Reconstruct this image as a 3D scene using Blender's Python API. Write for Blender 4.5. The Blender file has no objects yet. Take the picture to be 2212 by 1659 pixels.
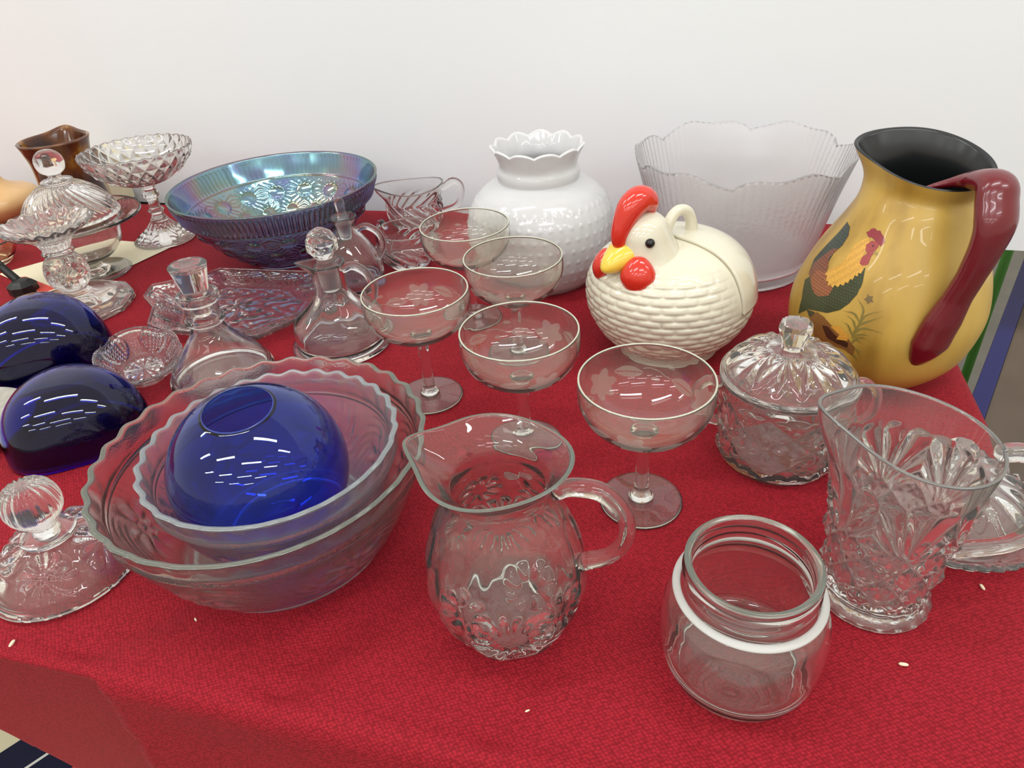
import bpy, math, random
import numpy as np
from mathutils import Vector, Matrix

sc = bpy.context.scene
COL = sc.collection
PI = math.pi
TZ = 0.75                      # height of the table top

# ------------------------------------------------------------------ camera
def make_camera():
    f, pitch, roll, yaw = 1540.0, math.radians(33.70), math.radians(4.36), math.radians(16.5)
    cp, sp = math.cos(pitch), math.sin(pitch)
    fwd = Vector((0, cp, -sp)); right = Vector((1, 0, 0)); down = Vector((0, -sp, -cp))
    cr, sr = math.cos(roll), math.sin(roll)
    r2 = right * cr + down * sr
    d2 = right * -sr + down * cr
    M = Matrix.Rotation(yaw, 3, 'Z')
    r2, d2, fwd = M @ r2, M @ d2, M @ fwd
    cam = bpy.data.cameras.new('camera')
    cam.sensor_width = 36.0
    cam.lens = f / 2212 * 36.0
    cam.clip_start = 0.01
    o = bpy.data.objects.new('camera', cam)
    m = Matrix((r2, -d2, -fwd)).transposed().to_4x4()
    m.translation = Vector((0, 0, TZ + 0.3854))
    o.matrix_world = m
    COL.objects.link(o)
    sc.camera = o
make_camera()

# ------------------------------------------------------------------ world, lamps, exposure
W = bpy.data.worlds.new('hall'); sc.world = W; W.use_nodes = True
W.node_tree.nodes['Background'].inputs[0].default_value = (1.0, 0.91, 0.76, 1)
W.node_tree.nodes['Background'].inputs[1].default_value = 0.60

def ceiling_lamp(x, y, rot, power=11.0):
    l = bpy.data.lights.new('ceiling_tube', 'AREA')
    l.shape = 'RECTANGLE'; l.size = 1.25; l.size_y = 0.14
    l.energy = power; l.color = (0.93, 0.975, 1.0)
    o = bpy.data.objects.new('ceiling_tube', l)
    o.location = (x, y, TZ + 2.3); o.rotation_euler = (0, 0, rot)
    COL.objects.link(o)
for (x, y) in ((-2.6, 0.2), (-0.9, 0.2), (0.8, 0.2), (2.5, 0.2), (-2.6, -1.5), (-0.9, -1.5), (0.8, -1.5), (2.5, -1.5),
               (-2.6, -3.2), (-0.9, -3.2), (0.8, -3.2), (2.5, -3.2), (-1.8, -4.9), (0.0, -4.9), (1.8, -4.9)):
    ceiling_lamp(x, y, 0.35)

sc.view_settings.view_transform = 'Standard'
sc.view_settings.look = 'None'
sc.view_settings.gamma = 1.0
sc.view_settings.exposure = 0.42
sc.view_settings.use_curve_mapping = False
cy = sc.cycles
cy.max_bounces = 12; cy.transmission_bounces = 12; cy.glossy_bounces = 5; cy.diffuse_bounces = 2
cy.transparent_max_bounces = 16; cy.caustics_reflective = False; cy.caustics_refractive = True
cy.sample_clamp_indirect = 3.0; cy.blur_glossy = 0.6
cy.use_denoising = True
cy.use_adaptive_sampling = True; cy.adaptive_threshold = 0.06

# ------------------------------------------------------------------ materials
def mat(name, base=(0.8, 0.8, 0.8), rough=0.5, **kw):
    m = bpy.data.materials.new(name); m.use_nodes = True
    b = m.node_tree.nodes['Principled BSDF']
    b.inputs['Base Color'].default_value = (*base, 1)
    b.inputs['Roughness'].default_value = rough
    for k, v in kw.items():
        b.inputs[k.replace('_', ' ')].default_value = v
    return m
def nd(m, t, **kw):
    n = m.node_tree.nodes.new(t)
    for k, v in kw.items():
        setattr(n, k, v)
    return n
def lk(m, a, b): m.node_tree.links.new(a, b)
def bsdf(m): return m.node_tree.nodes['Principled BSDF']
def add_noise_bump(m, scale, strength, dist=0.001, detail=2.0):
    tc = nd(m, 'ShaderNodeTexCoord'); n = nd(m, 'ShaderNodeTexNoise'); bp = nd(m, 'ShaderNodeBump')
    n.inputs['Scale'].default_value = scale; n.inputs['Detail'].default_value = detail
    bp.inputs['Strength'].default_value = strength; bp.inputs['Distance'].default_value = dist
    lk(m, tc.outputs['Object'], n.inputs['Vector']); lk(m, n.outputs['Fac'], bp.inputs['Height'])
    lk(m, bp.outputs['Normal'], bsdf(m).inputs['Normal'])
def glass(name, tint=(1, 1, 1), rough=0.0, ior=1.48, bump=None):
    m = mat(name, tint, rough, Transmission_Weight=1.0, IOR=ior)
    if bump: add_noise_bump(m, *bump)
    return m

G_CLEAR = glass('clear_glass', (0.995, 0.99, 0.975))
G_CUT = glass('cut_crystal', (0.995, 0.985, 0.965), ior=1.5)
G_COUPE = glass('straw_tinted_glass', (0.993, 0.985, 0.925))
G_GREEN = glass('greenish_jar_glass', (0.985, 0.993, 0.965))
G_PITCH = glass('faintly_green_pressed_glass', (0.992, 0.992, 0.965))
G_STIP = glass('stippled_glass', (0.99, 0.98, 0.94), 0.07, bump=(900, 0.35, 0.0006))
for g_, w_ in ((G_CLEAR, .985), (G_CUT, .962), (G_COUPE, .972), (G_GREEN, .988), (G_PITCH, .982)):  # slight diffuse haze stands in for reflections of bright surroundings
    bsdf(g_).inputs['Transmission Weight'].default_value = w_
G_OPAL = glass('opalescent_glass', (0.95, 0.955, 0.975), 0.12, bump=(900, 0.25, 0.0006))
bsdf(G_OPAL).inputs['Transmission Weight'].default_value = 0.93
bsdf(G_STIP).inputs['Transmission Weight'].default_value = 0.975
G_FROST = glass('frosted_glass', (0.99, 0.97, 0.98), 0.24, bump=(260, 0.25, 0.001))
bsdf(G_FROST).inputs['Transmission Weight'].default_value = 0.80
G_BLUE = glass('cobalt_glass', (0.035, 0.05, 0.56))
G_GLOBE = glass('blue_globe_glass', (0.11, 0.26, 1.0))
G_GROUND = glass('ground_glass', (0.97, 0.97, 0.96), 0.45)
G_AMBER = glass('amber_tinted_glass', (0.95, 0.85, 0.65))

def lipmat(name, c, tr=0.45):  # pale, partly diffuse rim colour stands in for light caught in glass edges
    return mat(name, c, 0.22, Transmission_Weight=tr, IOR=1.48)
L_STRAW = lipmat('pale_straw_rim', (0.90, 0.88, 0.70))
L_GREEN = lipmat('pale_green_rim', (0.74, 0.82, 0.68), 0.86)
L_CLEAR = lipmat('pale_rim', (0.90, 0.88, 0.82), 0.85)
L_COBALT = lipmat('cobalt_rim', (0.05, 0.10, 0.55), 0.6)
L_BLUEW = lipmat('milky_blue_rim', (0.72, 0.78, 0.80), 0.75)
def milk():
    m = mat('milk_glass', (0.60, 0.597, 0.607), 0.12, Subsurface_Weight=0.35, Subsurface_Scale=0.01)
    bsdf(m).inputs['Subsurface Radius'].default_value = (1, 1, 1)
    return m
M_MILK = milk()
M_CREAM = mat('cream_glaze', (0.70, 0.66, 0.525), 0.14, Coat_Weight=0.4, Coat_Roughness=0.05)
M_RED = mat('red_glaze', (0.62, 0.03, 0.015), 0.15, Coat_Weight=0.4)
M_YEL = mat('yellow_glaze', (0.85, 0.58, 0.07), 0.15, Coat_Weight=0.4)
M_BLACKG = mat('black_glaze', (0.006, 0.006, 0.006), 0.08)
M_BURG = mat('burgundy_glaze', (0.14, 0.005, 0.011), 0.25, Coat_Weight=0.3)
M_JUGIN = mat('dark_jug_inside', (0.012, 0.013, 0.014), 0.28)
M_IRON = mat('black_iron', (0.008, 0.008, 0.008), 0.45)
M_PAPER = mat('cream_paper', (0.80, 0.72, 0.52), 0.8)
M_REDPRINT = mat('red_print', (0.65, 0.06, 0.04), 0.7)
M_CARD = mat('cream_card', (0.74, 0.68, 0.47), 0.7)
M_PEACH = mat('peach_glaze', (0.68, 0.42, 0.19), 0.25)
M_WHITEP = mat('white_plastic', (0.74, 0.73, 0.70), 0.4, Transmission_Weight=0.4)
M_NAVY = mat('navy_print', (0.010, 0.012, 0.04), 0.4)
M_WHITEPR = mat('white_print', (0.75, 0.75, 0.72), 0.6)
M_GREENPL = mat('green_plastic', (0.07, 0.26, 0.035), 0.5)
M_BLUEPAINT = mat('blue_paint', (0.006, 0.008, 0.10), 0.6)  # cart blue, darkened along with the deck for the same shade
M_TRIM = mat('black_trim', (0.008, 0.009, 0.009), 0.5)
M_CRUMB = mat('crumb', (0.80, 0.70, 0.50), 0.8)
M_STEEL = mat('grey_steel', (0.35, 0.35, 0.35), 0.4, Metallic=0.8)
M_TABLE = mat('table_laminate', (0.45, 0.42, 0.38), 0.5)
M_ETCH = None
def etched():
    m = bpy.data.materials.new('etched_glass'); m.use_nodes = True
    nt = m.node_tree; nt.nodes.remove(bsdf(m))
    t = nd(m, 'ShaderNodeBsdfTransparent'); d = nd(m, 'ShaderNodeBsdfTranslucent'); d2 = nd(m, 'ShaderNodeBsdfDiffuse')
    a = nd(m, 'ShaderNodeMixShader'); b = nd(m, 'ShaderNodeMixShader')
    d.inputs[0].default_value = (0.9, 0.88, 0.82, 1); d2.inputs[0].default_value = (0.9, 0.88, 0.82, 1)
    a.inputs[0].default_value = 0.5; b.inputs[0].default_value = 0.30
    lk(m, d.outputs[0], a.inputs[1]); lk(m, d2.outputs[0], a.inputs[2])
    lk(m, t.outputs[0], b.inputs[1]); lk(m, a.outputs[0], b.inputs[2])
    lk(m, b.outputs[0], nt.nodes['Material Output'].inputs[0])
    return m
M_ETCH = etched()

def ramp_noise(name, stops, scale, rough=0.3, stretch=(1, 1, 1), detail=4.0, **kw):
    m = mat(name, rough=rough, **kw)
    tc = nd(m, 'ShaderNodeTexCoord'); mp = nd(m, 'ShaderNodeMapping'); n = nd(m, 'ShaderNodeTexNoise'); r = nd(m, 'ShaderNodeValToRGB')
    mp.inputs['Scale'].default_value = stretch
    n.inputs['Scale'].default_value = scale; n.inputs['Detail'].default_value = detail
    el = r.color_ramp.elements
    while len(el) < len(stops): el.new(0.5)
    for e, (p, c) in zip(el, stops):
        e.position = p; e.color = (*c, 1)
    lk(m, tc.outputs['Object'], mp.inputs['Vector']); lk(m, mp.outputs['Vector'], n.inputs['Vector'])
    lk(m, n.outputs['Fac'], r.inputs['Fac']); lk(m, r.outputs['Color'], bsdf(m).inputs['Base Color'])
    return m
M_JUG = ramp_noise('antiqued_ochre_glaze', [(0.28, (0.22, 0.11, 0.012)), (0.46, (0.50, 0.31, 0.055)), (0.72, (0.60, 0.41, 0.105))], 16, 0.36, (1, 1, 0.22), Coat_Weight=0.2)
M_MUG = ramp_noise('treacle_glaze', [(0.36, (0.030, 0.010, 0.008)), (0.56, (0.12, 0.036, 0.010)), (0.75, (0.40, 0.19, 0.02))], 22, 0.12)
M_PLATE = ramp_noise('grey_stoneware', [(0.3, (0.28, 0.26, 0.22)), (0.7, (0.46, 0.44, 0.38))], 60, 0.6)
M_PLY = ramp_noise('worn_plywood', [(0.30, (0.030, 0.020, 0.014)), (0.42, (0.090, 0.065, 0.046)), (0.7, (0.135, 0.100, 0.074))], 7, 0.7, (1, 0.5, 1), 6)  # worn wood, with the board's shade worked into a darker tone
M_FLOOR = ramp_noise('concrete', [(0.3, (0.15, 0.15, 0.142)), (0.7, (0.24, 0.236, 0.225))], 4, 0.6)  # grey lowered to take in the shade behind the board
M_WALL = ramp_noise('white_board', [(0.3, (0.815, 0.85, 0.875)), (0.7, (0.84, 0.875, 0.90))], 2.0, 0.55)

def cloth_mat():
    m = mat('red_woven_cloth', (0.37, 0.012, 0.024), 0.75, Sheen_Weight=0.10, Sheen_Roughness=0.4)
    bsdf(m).inputs['Sheen Tint'].default_value = (1, 0.35, 0.35, 1)
    bsdf(m).inputs['Specular IOR Level'].default_value = 0.15
    uv = nd(m, 'ShaderNodeUVMap'); mp = nd(m, 'ShaderNodeMapping')
    mp.inputs['Scale'].default_value = (1, 1, 1); mp.inputs['Rotation'].default_value = (0, 0, 0.0)
    lk(m, uv.outputs[0], mp.inputs['Vector'])
    mp.inputs['Rotation'].default_value = (0, 0, 0.62); mp.inputs['Scale'].default_value = (1.0, 1.3, 1)
    vo = nd(m, 'ShaderNodeTexVoronoi'); vo.inputs['Scale'].default_value = 400.0; vo.inputs['Randomness'].default_value = 0.42
    lk(m, mp.outputs[0], vo.inputs['Vector'])
    rp = nd(m, 'ShaderNodeValToRGB'); e = rp.color_ramp.elements
    e[0].position = 0.12; e[0].color = (0.37, 0.014, 0.026, 1); e[1].position = 0.66; e[1].color = (0.19, 0.006, 0.012, 1)
    lk(m, vo.outputs['Distance'], rp.inputs['Fac'])
    no = nd(m, 'ShaderNodeTexNoise'); no.inputs['Scale'].default_value = 1500
    lk(m, mp.outputs[0], no.inputs['Vector'])
    ad = nd(m, 'ShaderNodeMath', operation='MULTIPLY_ADD'); ad.inputs[1].default_value = 0.35
    inv = nd(m, 'ShaderNodeMath', operation='SUBTRACT'); inv.inputs[0].default_value = 1.0
    lk(m, vo.outputs['Distance'], inv.inputs[1])
    lk(m, no.outputs['Fac'], ad.inputs[0]); lk(m, inv.outputs[0], ad.inputs[2])
    bp = nd(m, 'ShaderNodeBump'); bp.inputs['Strength'].default_value = 0.55; bp.inputs['Distance'].default_value = 0.0008
    lk(m, ad.outputs[0], bp.inputs['Height']); lk(m, bp.outputs[0], bsdf(m).inputs['Normal'])
    lk(m, rp.outputs['Color'], bsdf(m).inputs['Base Color'])
    return m
M_CLOTH = cloth_mat()

def carnival():
    """dark blue pressed glass with a rainbow lustre (thin metallic film)"""
    m = bpy.data.materials.new('carnival_glass'); m.use_nodes = True
    b = bsdf(m)
    b.inputs['Base Color'].default_value = (0.26, 0.32, 0.60, 1); b.inputs['Roughness'].default_value = 0.05
    b.inputs['Transmission Weight'].default_value = 1.0; b.inputs['IOR'].default_value = 1.5
    g = nd(m, 'ShaderNodeBsdfGlossy'); g.inputs['Roughness'].default_value = 0.12
    lw = nd(m, 'ShaderNodeLayerWeight'); lw.inputs[0].default_value = 0.5
    tc = nd(m, 'ShaderNodeTexCoord'); no = nd(m, 'ShaderNodeTexNoise'); no.inputs['Scale'].default_value = 22.0; no.inputs['Detail'].default_value = 1.0
    lk(m, tc.outputs['Object'], no.inputs['Vector'])
    ma = nd(m, 'ShaderNodeMath', operation='MULTIPLY_ADD'); ma.inputs[1].default_value = 1.9
    lk(m, lw.outputs['Facing'], ma.inputs[0]); lk(m, no.outputs['Fac'], ma.inputs[2])
    fr = nd(m, 'ShaderNodeMath', operation='FRACT'); lk(m, ma.outputs[0], fr.inputs[0])
    r = nd(m, 'ShaderNodeValToRGB'); el = r.color_ramp.elements
    cols = [(0.0, (0.75, 0.70, 0.42)), (0.2, (0.78, 0.40, 0.62)), (0.4, (0.42, 0.42, 0.85)), (0.6, (0.30, 0.72, 0.74)), (0.8, (0.42, 0.78, 0.58)), (1.0, (0.75, 0.70, 0.42))]
    while len(el) < len(cols): el.new(0.5)
    for e, (p, c) in zip(el, cols):
        e.position = p; e.color = (*c, 1)
    lk(m, fr.outputs[0], r.inputs[0]); lk(m, r.outputs[0], g.inputs[0])
    mx = nd(m, 'ShaderNodeMixShader'); mx.inputs[0].default_value = 0.27
    lk(m, b.outputs[0], mx.inputs[1]); lk(m, g.outputs[0], mx.inputs[2])
    lk(m, mx.outputs[0], m.node_tree.nodes['Material Output'].inputs[0])
    return m
M_CARN = carnival()

# ------------------------------------------------------------------ mesh helpers
def mesh_obj(name, V, F, material, parent=None, smooth=True, uv=None):
    V = np.asarray(V, dtype=np.float32)
    me = bpy.data.meshes.new(name)
    quads = [np.asarray(f, dtype=np.int32) for f in F if len(f)]
    nloop = sum(q.size for q in quads); npoly = sum(len(q) for q in quads)
    me.vertices.add(len(V)); me.vertices.foreach_set('co', V.ravel())
    me.loops.add(nloop); me.polygons.add(npoly)
    me.loops.foreach_set('vertex_index', np.concatenate([q.ravel() for q in quads]))
    sizes = np.concatenate([np.full(len(q), q.shape[1], np.int32) for q in quads])
    starts = np.concatenate([[0], np.cumsum(sizes)[:-1]]).astype(np.int32)
    me.polygons.foreach_set('loop_start', starts)
    me.polygons.foreach_set('loop_total', sizes)
    me.polygons.foreach_set('use_smooth', np.full(npoly, smooth))
    if uv is not None:
        L = me.uv_layers.new(name='UVMap')
        idx = np.concatenate([q.ravel() for q in quads])
        L.data.foreach_set('uv', np.asarray(uv, np.float32)[idx].ravel())
    me.update(calc_edges=True); me.validate()
    if material is not None: me.materials.append(material)
    o = bpy.data.objects.new(name, me); COL.objects.link(o)
    if parent is not None: o.parent = parent
    return o

def gridfaces(M, N, wrap=True, loop=False):
    i = np.arange(M if loop else M - 1)[:, None]; j = np.arange(N if wrap else N - 1)[None, :]
    i2 = (i + 1) % M; j2 = (j + 1) % N
    return np.stack([i * N + j, i * N + j2, i2 * N + j2, i2 * N + j], -1).reshape(-1, 4)

def crv(pts, d):
    """Catmull-Rom through pts (any dimension), resampled about every d"""
    P = np.asarray(pts, float)
    if len(P) < 3:
        n = max(1, int(np.linalg.norm(P[-1] - P[0]) / d)); t = np.linspace(0, 1, n + 1)[:, None]
        return P[0] * (1 - t) + P[-1] * t
    Q = np.vstack([2 * P[0] - P[1], P, 2 * P[-1] - P[-2]])
    out = []
    for k in range(1, len(Q) - 2):
        p0, p1, p2, p3 = Q[k - 1:k + 3]
        n = max(2, int(np.linalg.norm(p2 - p1) / d)); t = np.linspace(0, 1, n, endpoint=False)[:, None]
        out.append(0.5 * (2 * p1 + (p2 - p0) * t + (2 * p0 - 5 * p1 + 4 * p2 - p3) * t ** 2 + (3 * p1 - p0 - 3 * p2 + p3) * t ** 3))
    out.append(P[-1:])
    return np.vstack(out)

def prof(runs, d=0.002):
    """runs = [(points, outer_mask)], each smoothed on its own, joined to one (r, z) path"""
    R, O = [], []
    for pts, o in runs:
        c = crv(pts, d); c[:, 0] = np.maximum(c[:, 0], 0)
        R.append(c); O.append(np.full(len(c), float(o)))
    return np.vstack(R), np.concatenate(O)

def lathe(name, runs, material, parent, n=96, fn=None, post=None, d=0.002, smooth=True, loop=False, loc=None, lips=None):
    p, o = runs if isinstance(runs, tuple) else prof(runs, d)
    M = len(p)
    T = np.tile(np.linspace(0, 2 * PI, n, endpoint=False), (M, 1))
    R = np.repeat(p[:, :1], n, 1); Z = np.repeat(p[:, 1:2], n, 1); O = np.repeat(o[:, None], n, 1)
    if fn: R, Z, T = fn(T, R, Z, O)
    X, Y = R * np.cos(T), R * np.sin(T)
    if post: X, Y, Z = post(X, Y, Z, O)
    V = np.stack([X, Y, Z], -1).reshape(-1, 3)
    if loop:
        F = [gridfaces(M, n, True, True)]
    else:
        F4 = gridfaces(M, n); tris = []
        keep = np.ones(len(F4), bool)
        for row, face_row in ((0, 0), (M - 1, M - 2)):
            if p[row, 0] < 1e-6:
                keep[face_row * n:(face_row + 1) * n] = False
                c = len(V); V = np.vstack([V, V[row * n:(row + 1) * n].mean(0)])
                j = np.arange(n); j2 = (j + 1) % n
                if row == 0: tris.append(np.stack([np.full(n, c), n + j2, n + j], -1))
                else: tris.append(np.stack([np.full(n, c), (M - 2) * n + j, (M - 2) * n + j2], -1))
        F = [F4[keep]] + tris
        # drop the unused pole rows
        used = np.zeros(len(V), bool)
        for f in F: used[f.ravel()] = True
        mp = np.cumsum(used) - 1
        V = V[used]; F = [mp[f] for f in F]
    ob = mesh_obj(name, V, F, material, parent, smooth)
    if lips is not None and not loop:
        fo = np.minimum(o[:-1], o[1:]) * 0 + (o[:-1] + o[1:]) / 2
        rows = np.repeat(np.arange(M - 1), n)
        rid = [rows[keep]] + [np.full(n, 0 if (k == 0 and p[0, 0] < 1e-6) else M - 2) for k in range(len(tris))]
        rid = np.concatenate(rid); fm = fo[rid]
        mi = np.zeros(len(rid), np.int32)
        for k, (lo_, hi_, lm) in enumerate(lips):
            ob.data.materials.append(lm); mi[(fm >= lo_) & (fm <= hi_)] = k + 1
        ob.data.polygons.foreach_set('material_index', mi); ob.data.update()
    if loc is not None: ob.location = loc
    return ob

def vessel(outer, inner, lip=0.0006):
    """outer runs bottom axis -> rim, inner rim -> bottom axis; the lip is rounded between"""
    a, b = np.array(outer[-1], float), np.array(inner[0], float)
    m = (a + b) / 2 + np.array([0, lip])
    return [(outer, 1), ([a, m, b], 0.5), (inner, 0)]

def tube(name, pts, radii, material, parent, n=14, flat=1.0, side=None, d=0.003, smooth=True):
    P = crv(pts, d); m = len(P)
    s = np.linspace(0, 1, len(radii)); arc = np.concatenate([[0], np.cumsum(np.linalg.norm(np.diff(P, axis=0), axis=1))]); arc /= arc[-1]
    rr = np.interp(arc, s, radii)
    Tn = np.gradient(P, axis=0); Tn /= np.linalg.norm(Tn, axis=1)[:, None]
    side = np.array(side if side is not None else (0, 1, 0), float)
    A = side - Tn * (Tn @ side)[:, None]; A /= np.linalg.norm(A, axis=1)[:, None]
    B = np.cross(Tn, A)
    th = np.linspace(0, 2 * PI, n, endpoint=False)
    V = P[:, None] + rr[:, None, None] * (np.cos(th)[None, :, None] * A[:, None] + flat * np.sin(th)[None, :, None] * B[:, None])
    V = V.reshape(-1, 3)
    e0 = P[0] - Tn[0] * rr[0] * 0.45; e1 = P[-1] + Tn[-1] * rr[-1] * 0.45
    c0 = len(V); V = np.vstack([V, e0, e1]); j = np.arange(n); j2 = (j + 1) % n
    F = [gridfaces(m, n), np.stack([np.full(n, c0), j2, j], -1), np.stack([np.full(n, c0 + 1), (m - 1) * n + j, (m - 1) * n + j2], -1)]
    return mesh_obj(name, V, F, material, parent, smooth)

def box(name, x0, x1, y0, y1, z0, z1, material, parent=None, bev=0.0):
    V = np.array([(x, y, z) for z in (z0, z1) for y in (y0, y1) for x in (x0, x1)])
    F = [np.array([(0, 2, 3, 1), (4, 5, 7, 6), (0, 1, 5, 4), (2, 6, 7, 3), (0, 4, 6, 2), (1, 3, 7, 5)])]
    o = mesh_obj(name, V, F, material, parent, False)
    if bev:
        b = o.modifiers.new('bevel', 'BEVEL'); b.width = bev; b.segments = 2
    return o

def thing(name, label, cat, xy, z=0.0, rot=0.0, group=None):
    o = bpy.data.objects.new(name, None); COL.objects.link(o)
    o.empty_display_size = 0.02
    o.location = (xy[0], xy[1], TZ + z); o.rotation_euler = (0, 0, rot)
    o['label'] = label; o['category'] = cat
    if group: o['group'] = group
    return o
def tag(o, label, cat, group=None):
    o['label'] = label; o['category'] = cat
    if group: o['group'] = group
    return o
def struct(o): o['kind'] = 'structure'; return o

def adiff(T, t0): return (T - t0 + PI) % (2 * PI) - PI
def bump(x, w): return np.exp(-(x / w) ** 2)
def sstep(a, b, x):
    t = np.clip((x - a) / (b - a), 0, 1); return t * t * (3 - 2 * t)
def pyr(u, v):
    """pyramids on a diagonal lattice"""
    a = np.abs(((u + v) % 1) - 0.5) * 2; b = np.abs(((u - v) % 1) - 0.5) * 2
    return np.minimum(a, b)
def star(T, Z, R, t0, z0, rad, k):
    """radial cut star: petals of a daisy"""
    dx = adiff(T, t0) * R; dz = Z - z0
    rho = np.hypot(dx, dz) / rad; phi = np.arctan2(dz, dx)
    return np.abs(np.cos(k * phi / 2)) ** 2 * np.clip(rho * 3, 0, 1) * np.clip((1 - rho) * 3, 0, 1)

# ------------------------------------------------------------------ the place
FL = -0.75
def build_place():
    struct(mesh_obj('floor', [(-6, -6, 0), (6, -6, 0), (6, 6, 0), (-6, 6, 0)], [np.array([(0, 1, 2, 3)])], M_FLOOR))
    # white display board behind the table; its lower edge sags a little to the right
    x0, x1, y0, y1 = -3.0, 2.6, 1.05, 1.062
    zb = lambda x: TZ - 0.039 - 0.0245 * x
    V = [(x0, y0, zb(x0)), (x1, y0, zb(x1)), (x1, y0, TZ + 1.5), (x0, y0, TZ + 1.5), (x0, y1, zb(x0)), (x1, y1, zb(x1)), (x1, y1, TZ + 1.5), (x0, y1, TZ + 1.5)]
    F = [np.array([(0, 1, 2, 3), (5, 4, 7, 6), (0, 4, 5, 1), (3, 2, 6, 7), (0, 3, 7, 4), (1, 5, 6, 2)])]
    w = struct(mesh_obj('wall_back', V, F, M_WALL, None, False))
    V = [(x0, y0 - .001, zb(x0) - .03), (0.25, y0 - .001, zb(.25) - .012), (0.25, y0 - .001, zb(.25)), (x0, y0 - .001, zb(x0)),
         (x0, y1, zb(x0) - .03), (0.25, y1, zb(.25) - .012), (0.25, y1, zb(.25)), (x0, y1, zb(x0))]
    struct(mesh_obj('trim_1', V, F, M_TRIM, None, False))

    # folding table
    t = thing('folding_table', 'long folding table hidden under the red tablecloth', 'table', (-0.9, 0.595), FL)
    box('table_top', -1.12, 1.120, -0.372, 0.395, 0.705, 0.7360, M_TABLE, t)
    for sx in (-0.95, 0.95):
        for sy in (-0.32, 0.32):
            tube('leg', [(sx, sy, 0.008), (sx, sy, 0.7045)], [0.014, 0.014], M_STEEL, t, 10, d=0.3)

def build_cloth():
    # fabric sheet: x along the wall, s across: back drop, top, front drop
    xs = np.concatenate([np.arange(-2.03, -0.62, 0.03), np.arange(-0.62, 0.236, 0.006)])
    right = np.arange(0.005, 0.17, 0.01)
    drop_b = 0.05
    ss = np.concatenate([np.arange(-drop_b, 0, 0.01), np.arange(0, 0.55, 0.012), np.arange(0.55, 0.81, 0.006), np.arange(0.81, 1.12, 0.005)])
    Yb, Yf, Xr = 1.002, 0.203, 0.240
    Ltop = Yb - Yf
    a = np.concatenate([xs, Xr + right]); A, S = np.meshgrid(a, ss, indexing='ij')
    X = np.minimum(A, Xr); ex = np.maximum(0, A - Xr)
    Y = Yb - np.clip(S, 0, Ltop); ey = np.maximum(0, S - Ltop); eb = np.maximum(0, -S)
    # top surface: soft creases near the front
    Z = np.zeros_like(X) - 0.0006
    fw = sstep(0.30, 0.23, Y) * (ex == 0)
    Z += fw * (-0.0055 * bump(X + 0.205 - 0.35 * (Y - 0.26), 0.014) - 0.0050 * bump(X + 0.335 - 0.9 * (Y - 0.245), 0.017) - 0.0050 * bump(X - 0.035 + 0.5 * (Y - 0.22), 0.014) - 0.004 * bump(X + 0.085 - 0.2 * (Y - 0.23), 0.012) + 0.0010 * np.sin(19 * X + 30 * Y) - 0.0012)
    Z += -0.0005 * (1 - fw) * (0.5 + 0.5 * np.sin(23 * X) * np.sin(17 * Y))
    # front edge round-over and hang
    e = np.maximum(ey, ex)
    both = np.hypot(ex, ey)
    r = 0.014
    def hang(q):
        th = np.clip(q / r, 0, PI / 2 * 0.93)
        out = r * np.sin(th); dn = r * (1 - np.cos(th))
        rest = np.maximum(0, q - r * PI / 2 * 0.93)
        return out + rest * math.sin(0.11), dn + rest * math.cos(0.11)
    oy, dy = hang(ey); ox, dx = hang(ex); ob, db = hang(eb)
    Y = Y - oy + ob; X = X + ox
    drop = np.maximum(np.maximum(dy, dx), db)
    # a fold in the hanging front: the cloth left of it tucks back under
    fold_x = -0.347 + 0.17 * dy
    tuck = sstep(0.002, -0.006, A - fold_x) * sstep(0.0, 0.02, dy)
    Y = Y + tuck * (0.010 + 0.20 * dy)
    Y = Y + sstep(0, .05, dy) * 0.004 * np.sin(21 * A + 1.0) * (1 - tuck)
    Z = Z * (e == 0) - drop - 0.0006 * (e > 0)
    # the hem is cut on a slant at the left
    lim = np.where(A < -0.36, 0.265 + 1.0 * (A + 0.44), 1.0)
    lim = np.clip(lim, 0.07, 1.0)
    over = (dy > lim)
    Zc = np.where(over, -lim, Z)
    M, N = X.shape
    V = np.stack([X, Y, Zc + TZ], -1).reshape(-1, 3)
    F = gridfaces(M, N, False)
    ov = over.ravel()
    F = F[~(ov[F].all(1))][:, ::-1]
    # orientation: make the top face up
    p = V[F[0]]; nrm = np.cross(p[1] - p[0], p[2] - p[0])
    uv = np.stack([A, S], -1).reshape(-1, 2)
    used = np.zeros(len(V), bool); used[F.ravel()] = True; mp = np.cumsum(used) - 1
    k = np.argmax(V[F].mean(1)[:, 1] < 0.8)
    p = V[F[k]]
    if np.cross(p[1] - p[0], p[2] - p[0])[2] < 0: F = F[:, ::-1]
    o = mesh_obj('tablecloth', V[used], [mp[F]], M_CLOTH, None, True, uv[used])
    tag(o, 'red woven tablecloth draped over the table under all the glassware', 'tablecloth')

build_place()
build_cloth()

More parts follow.
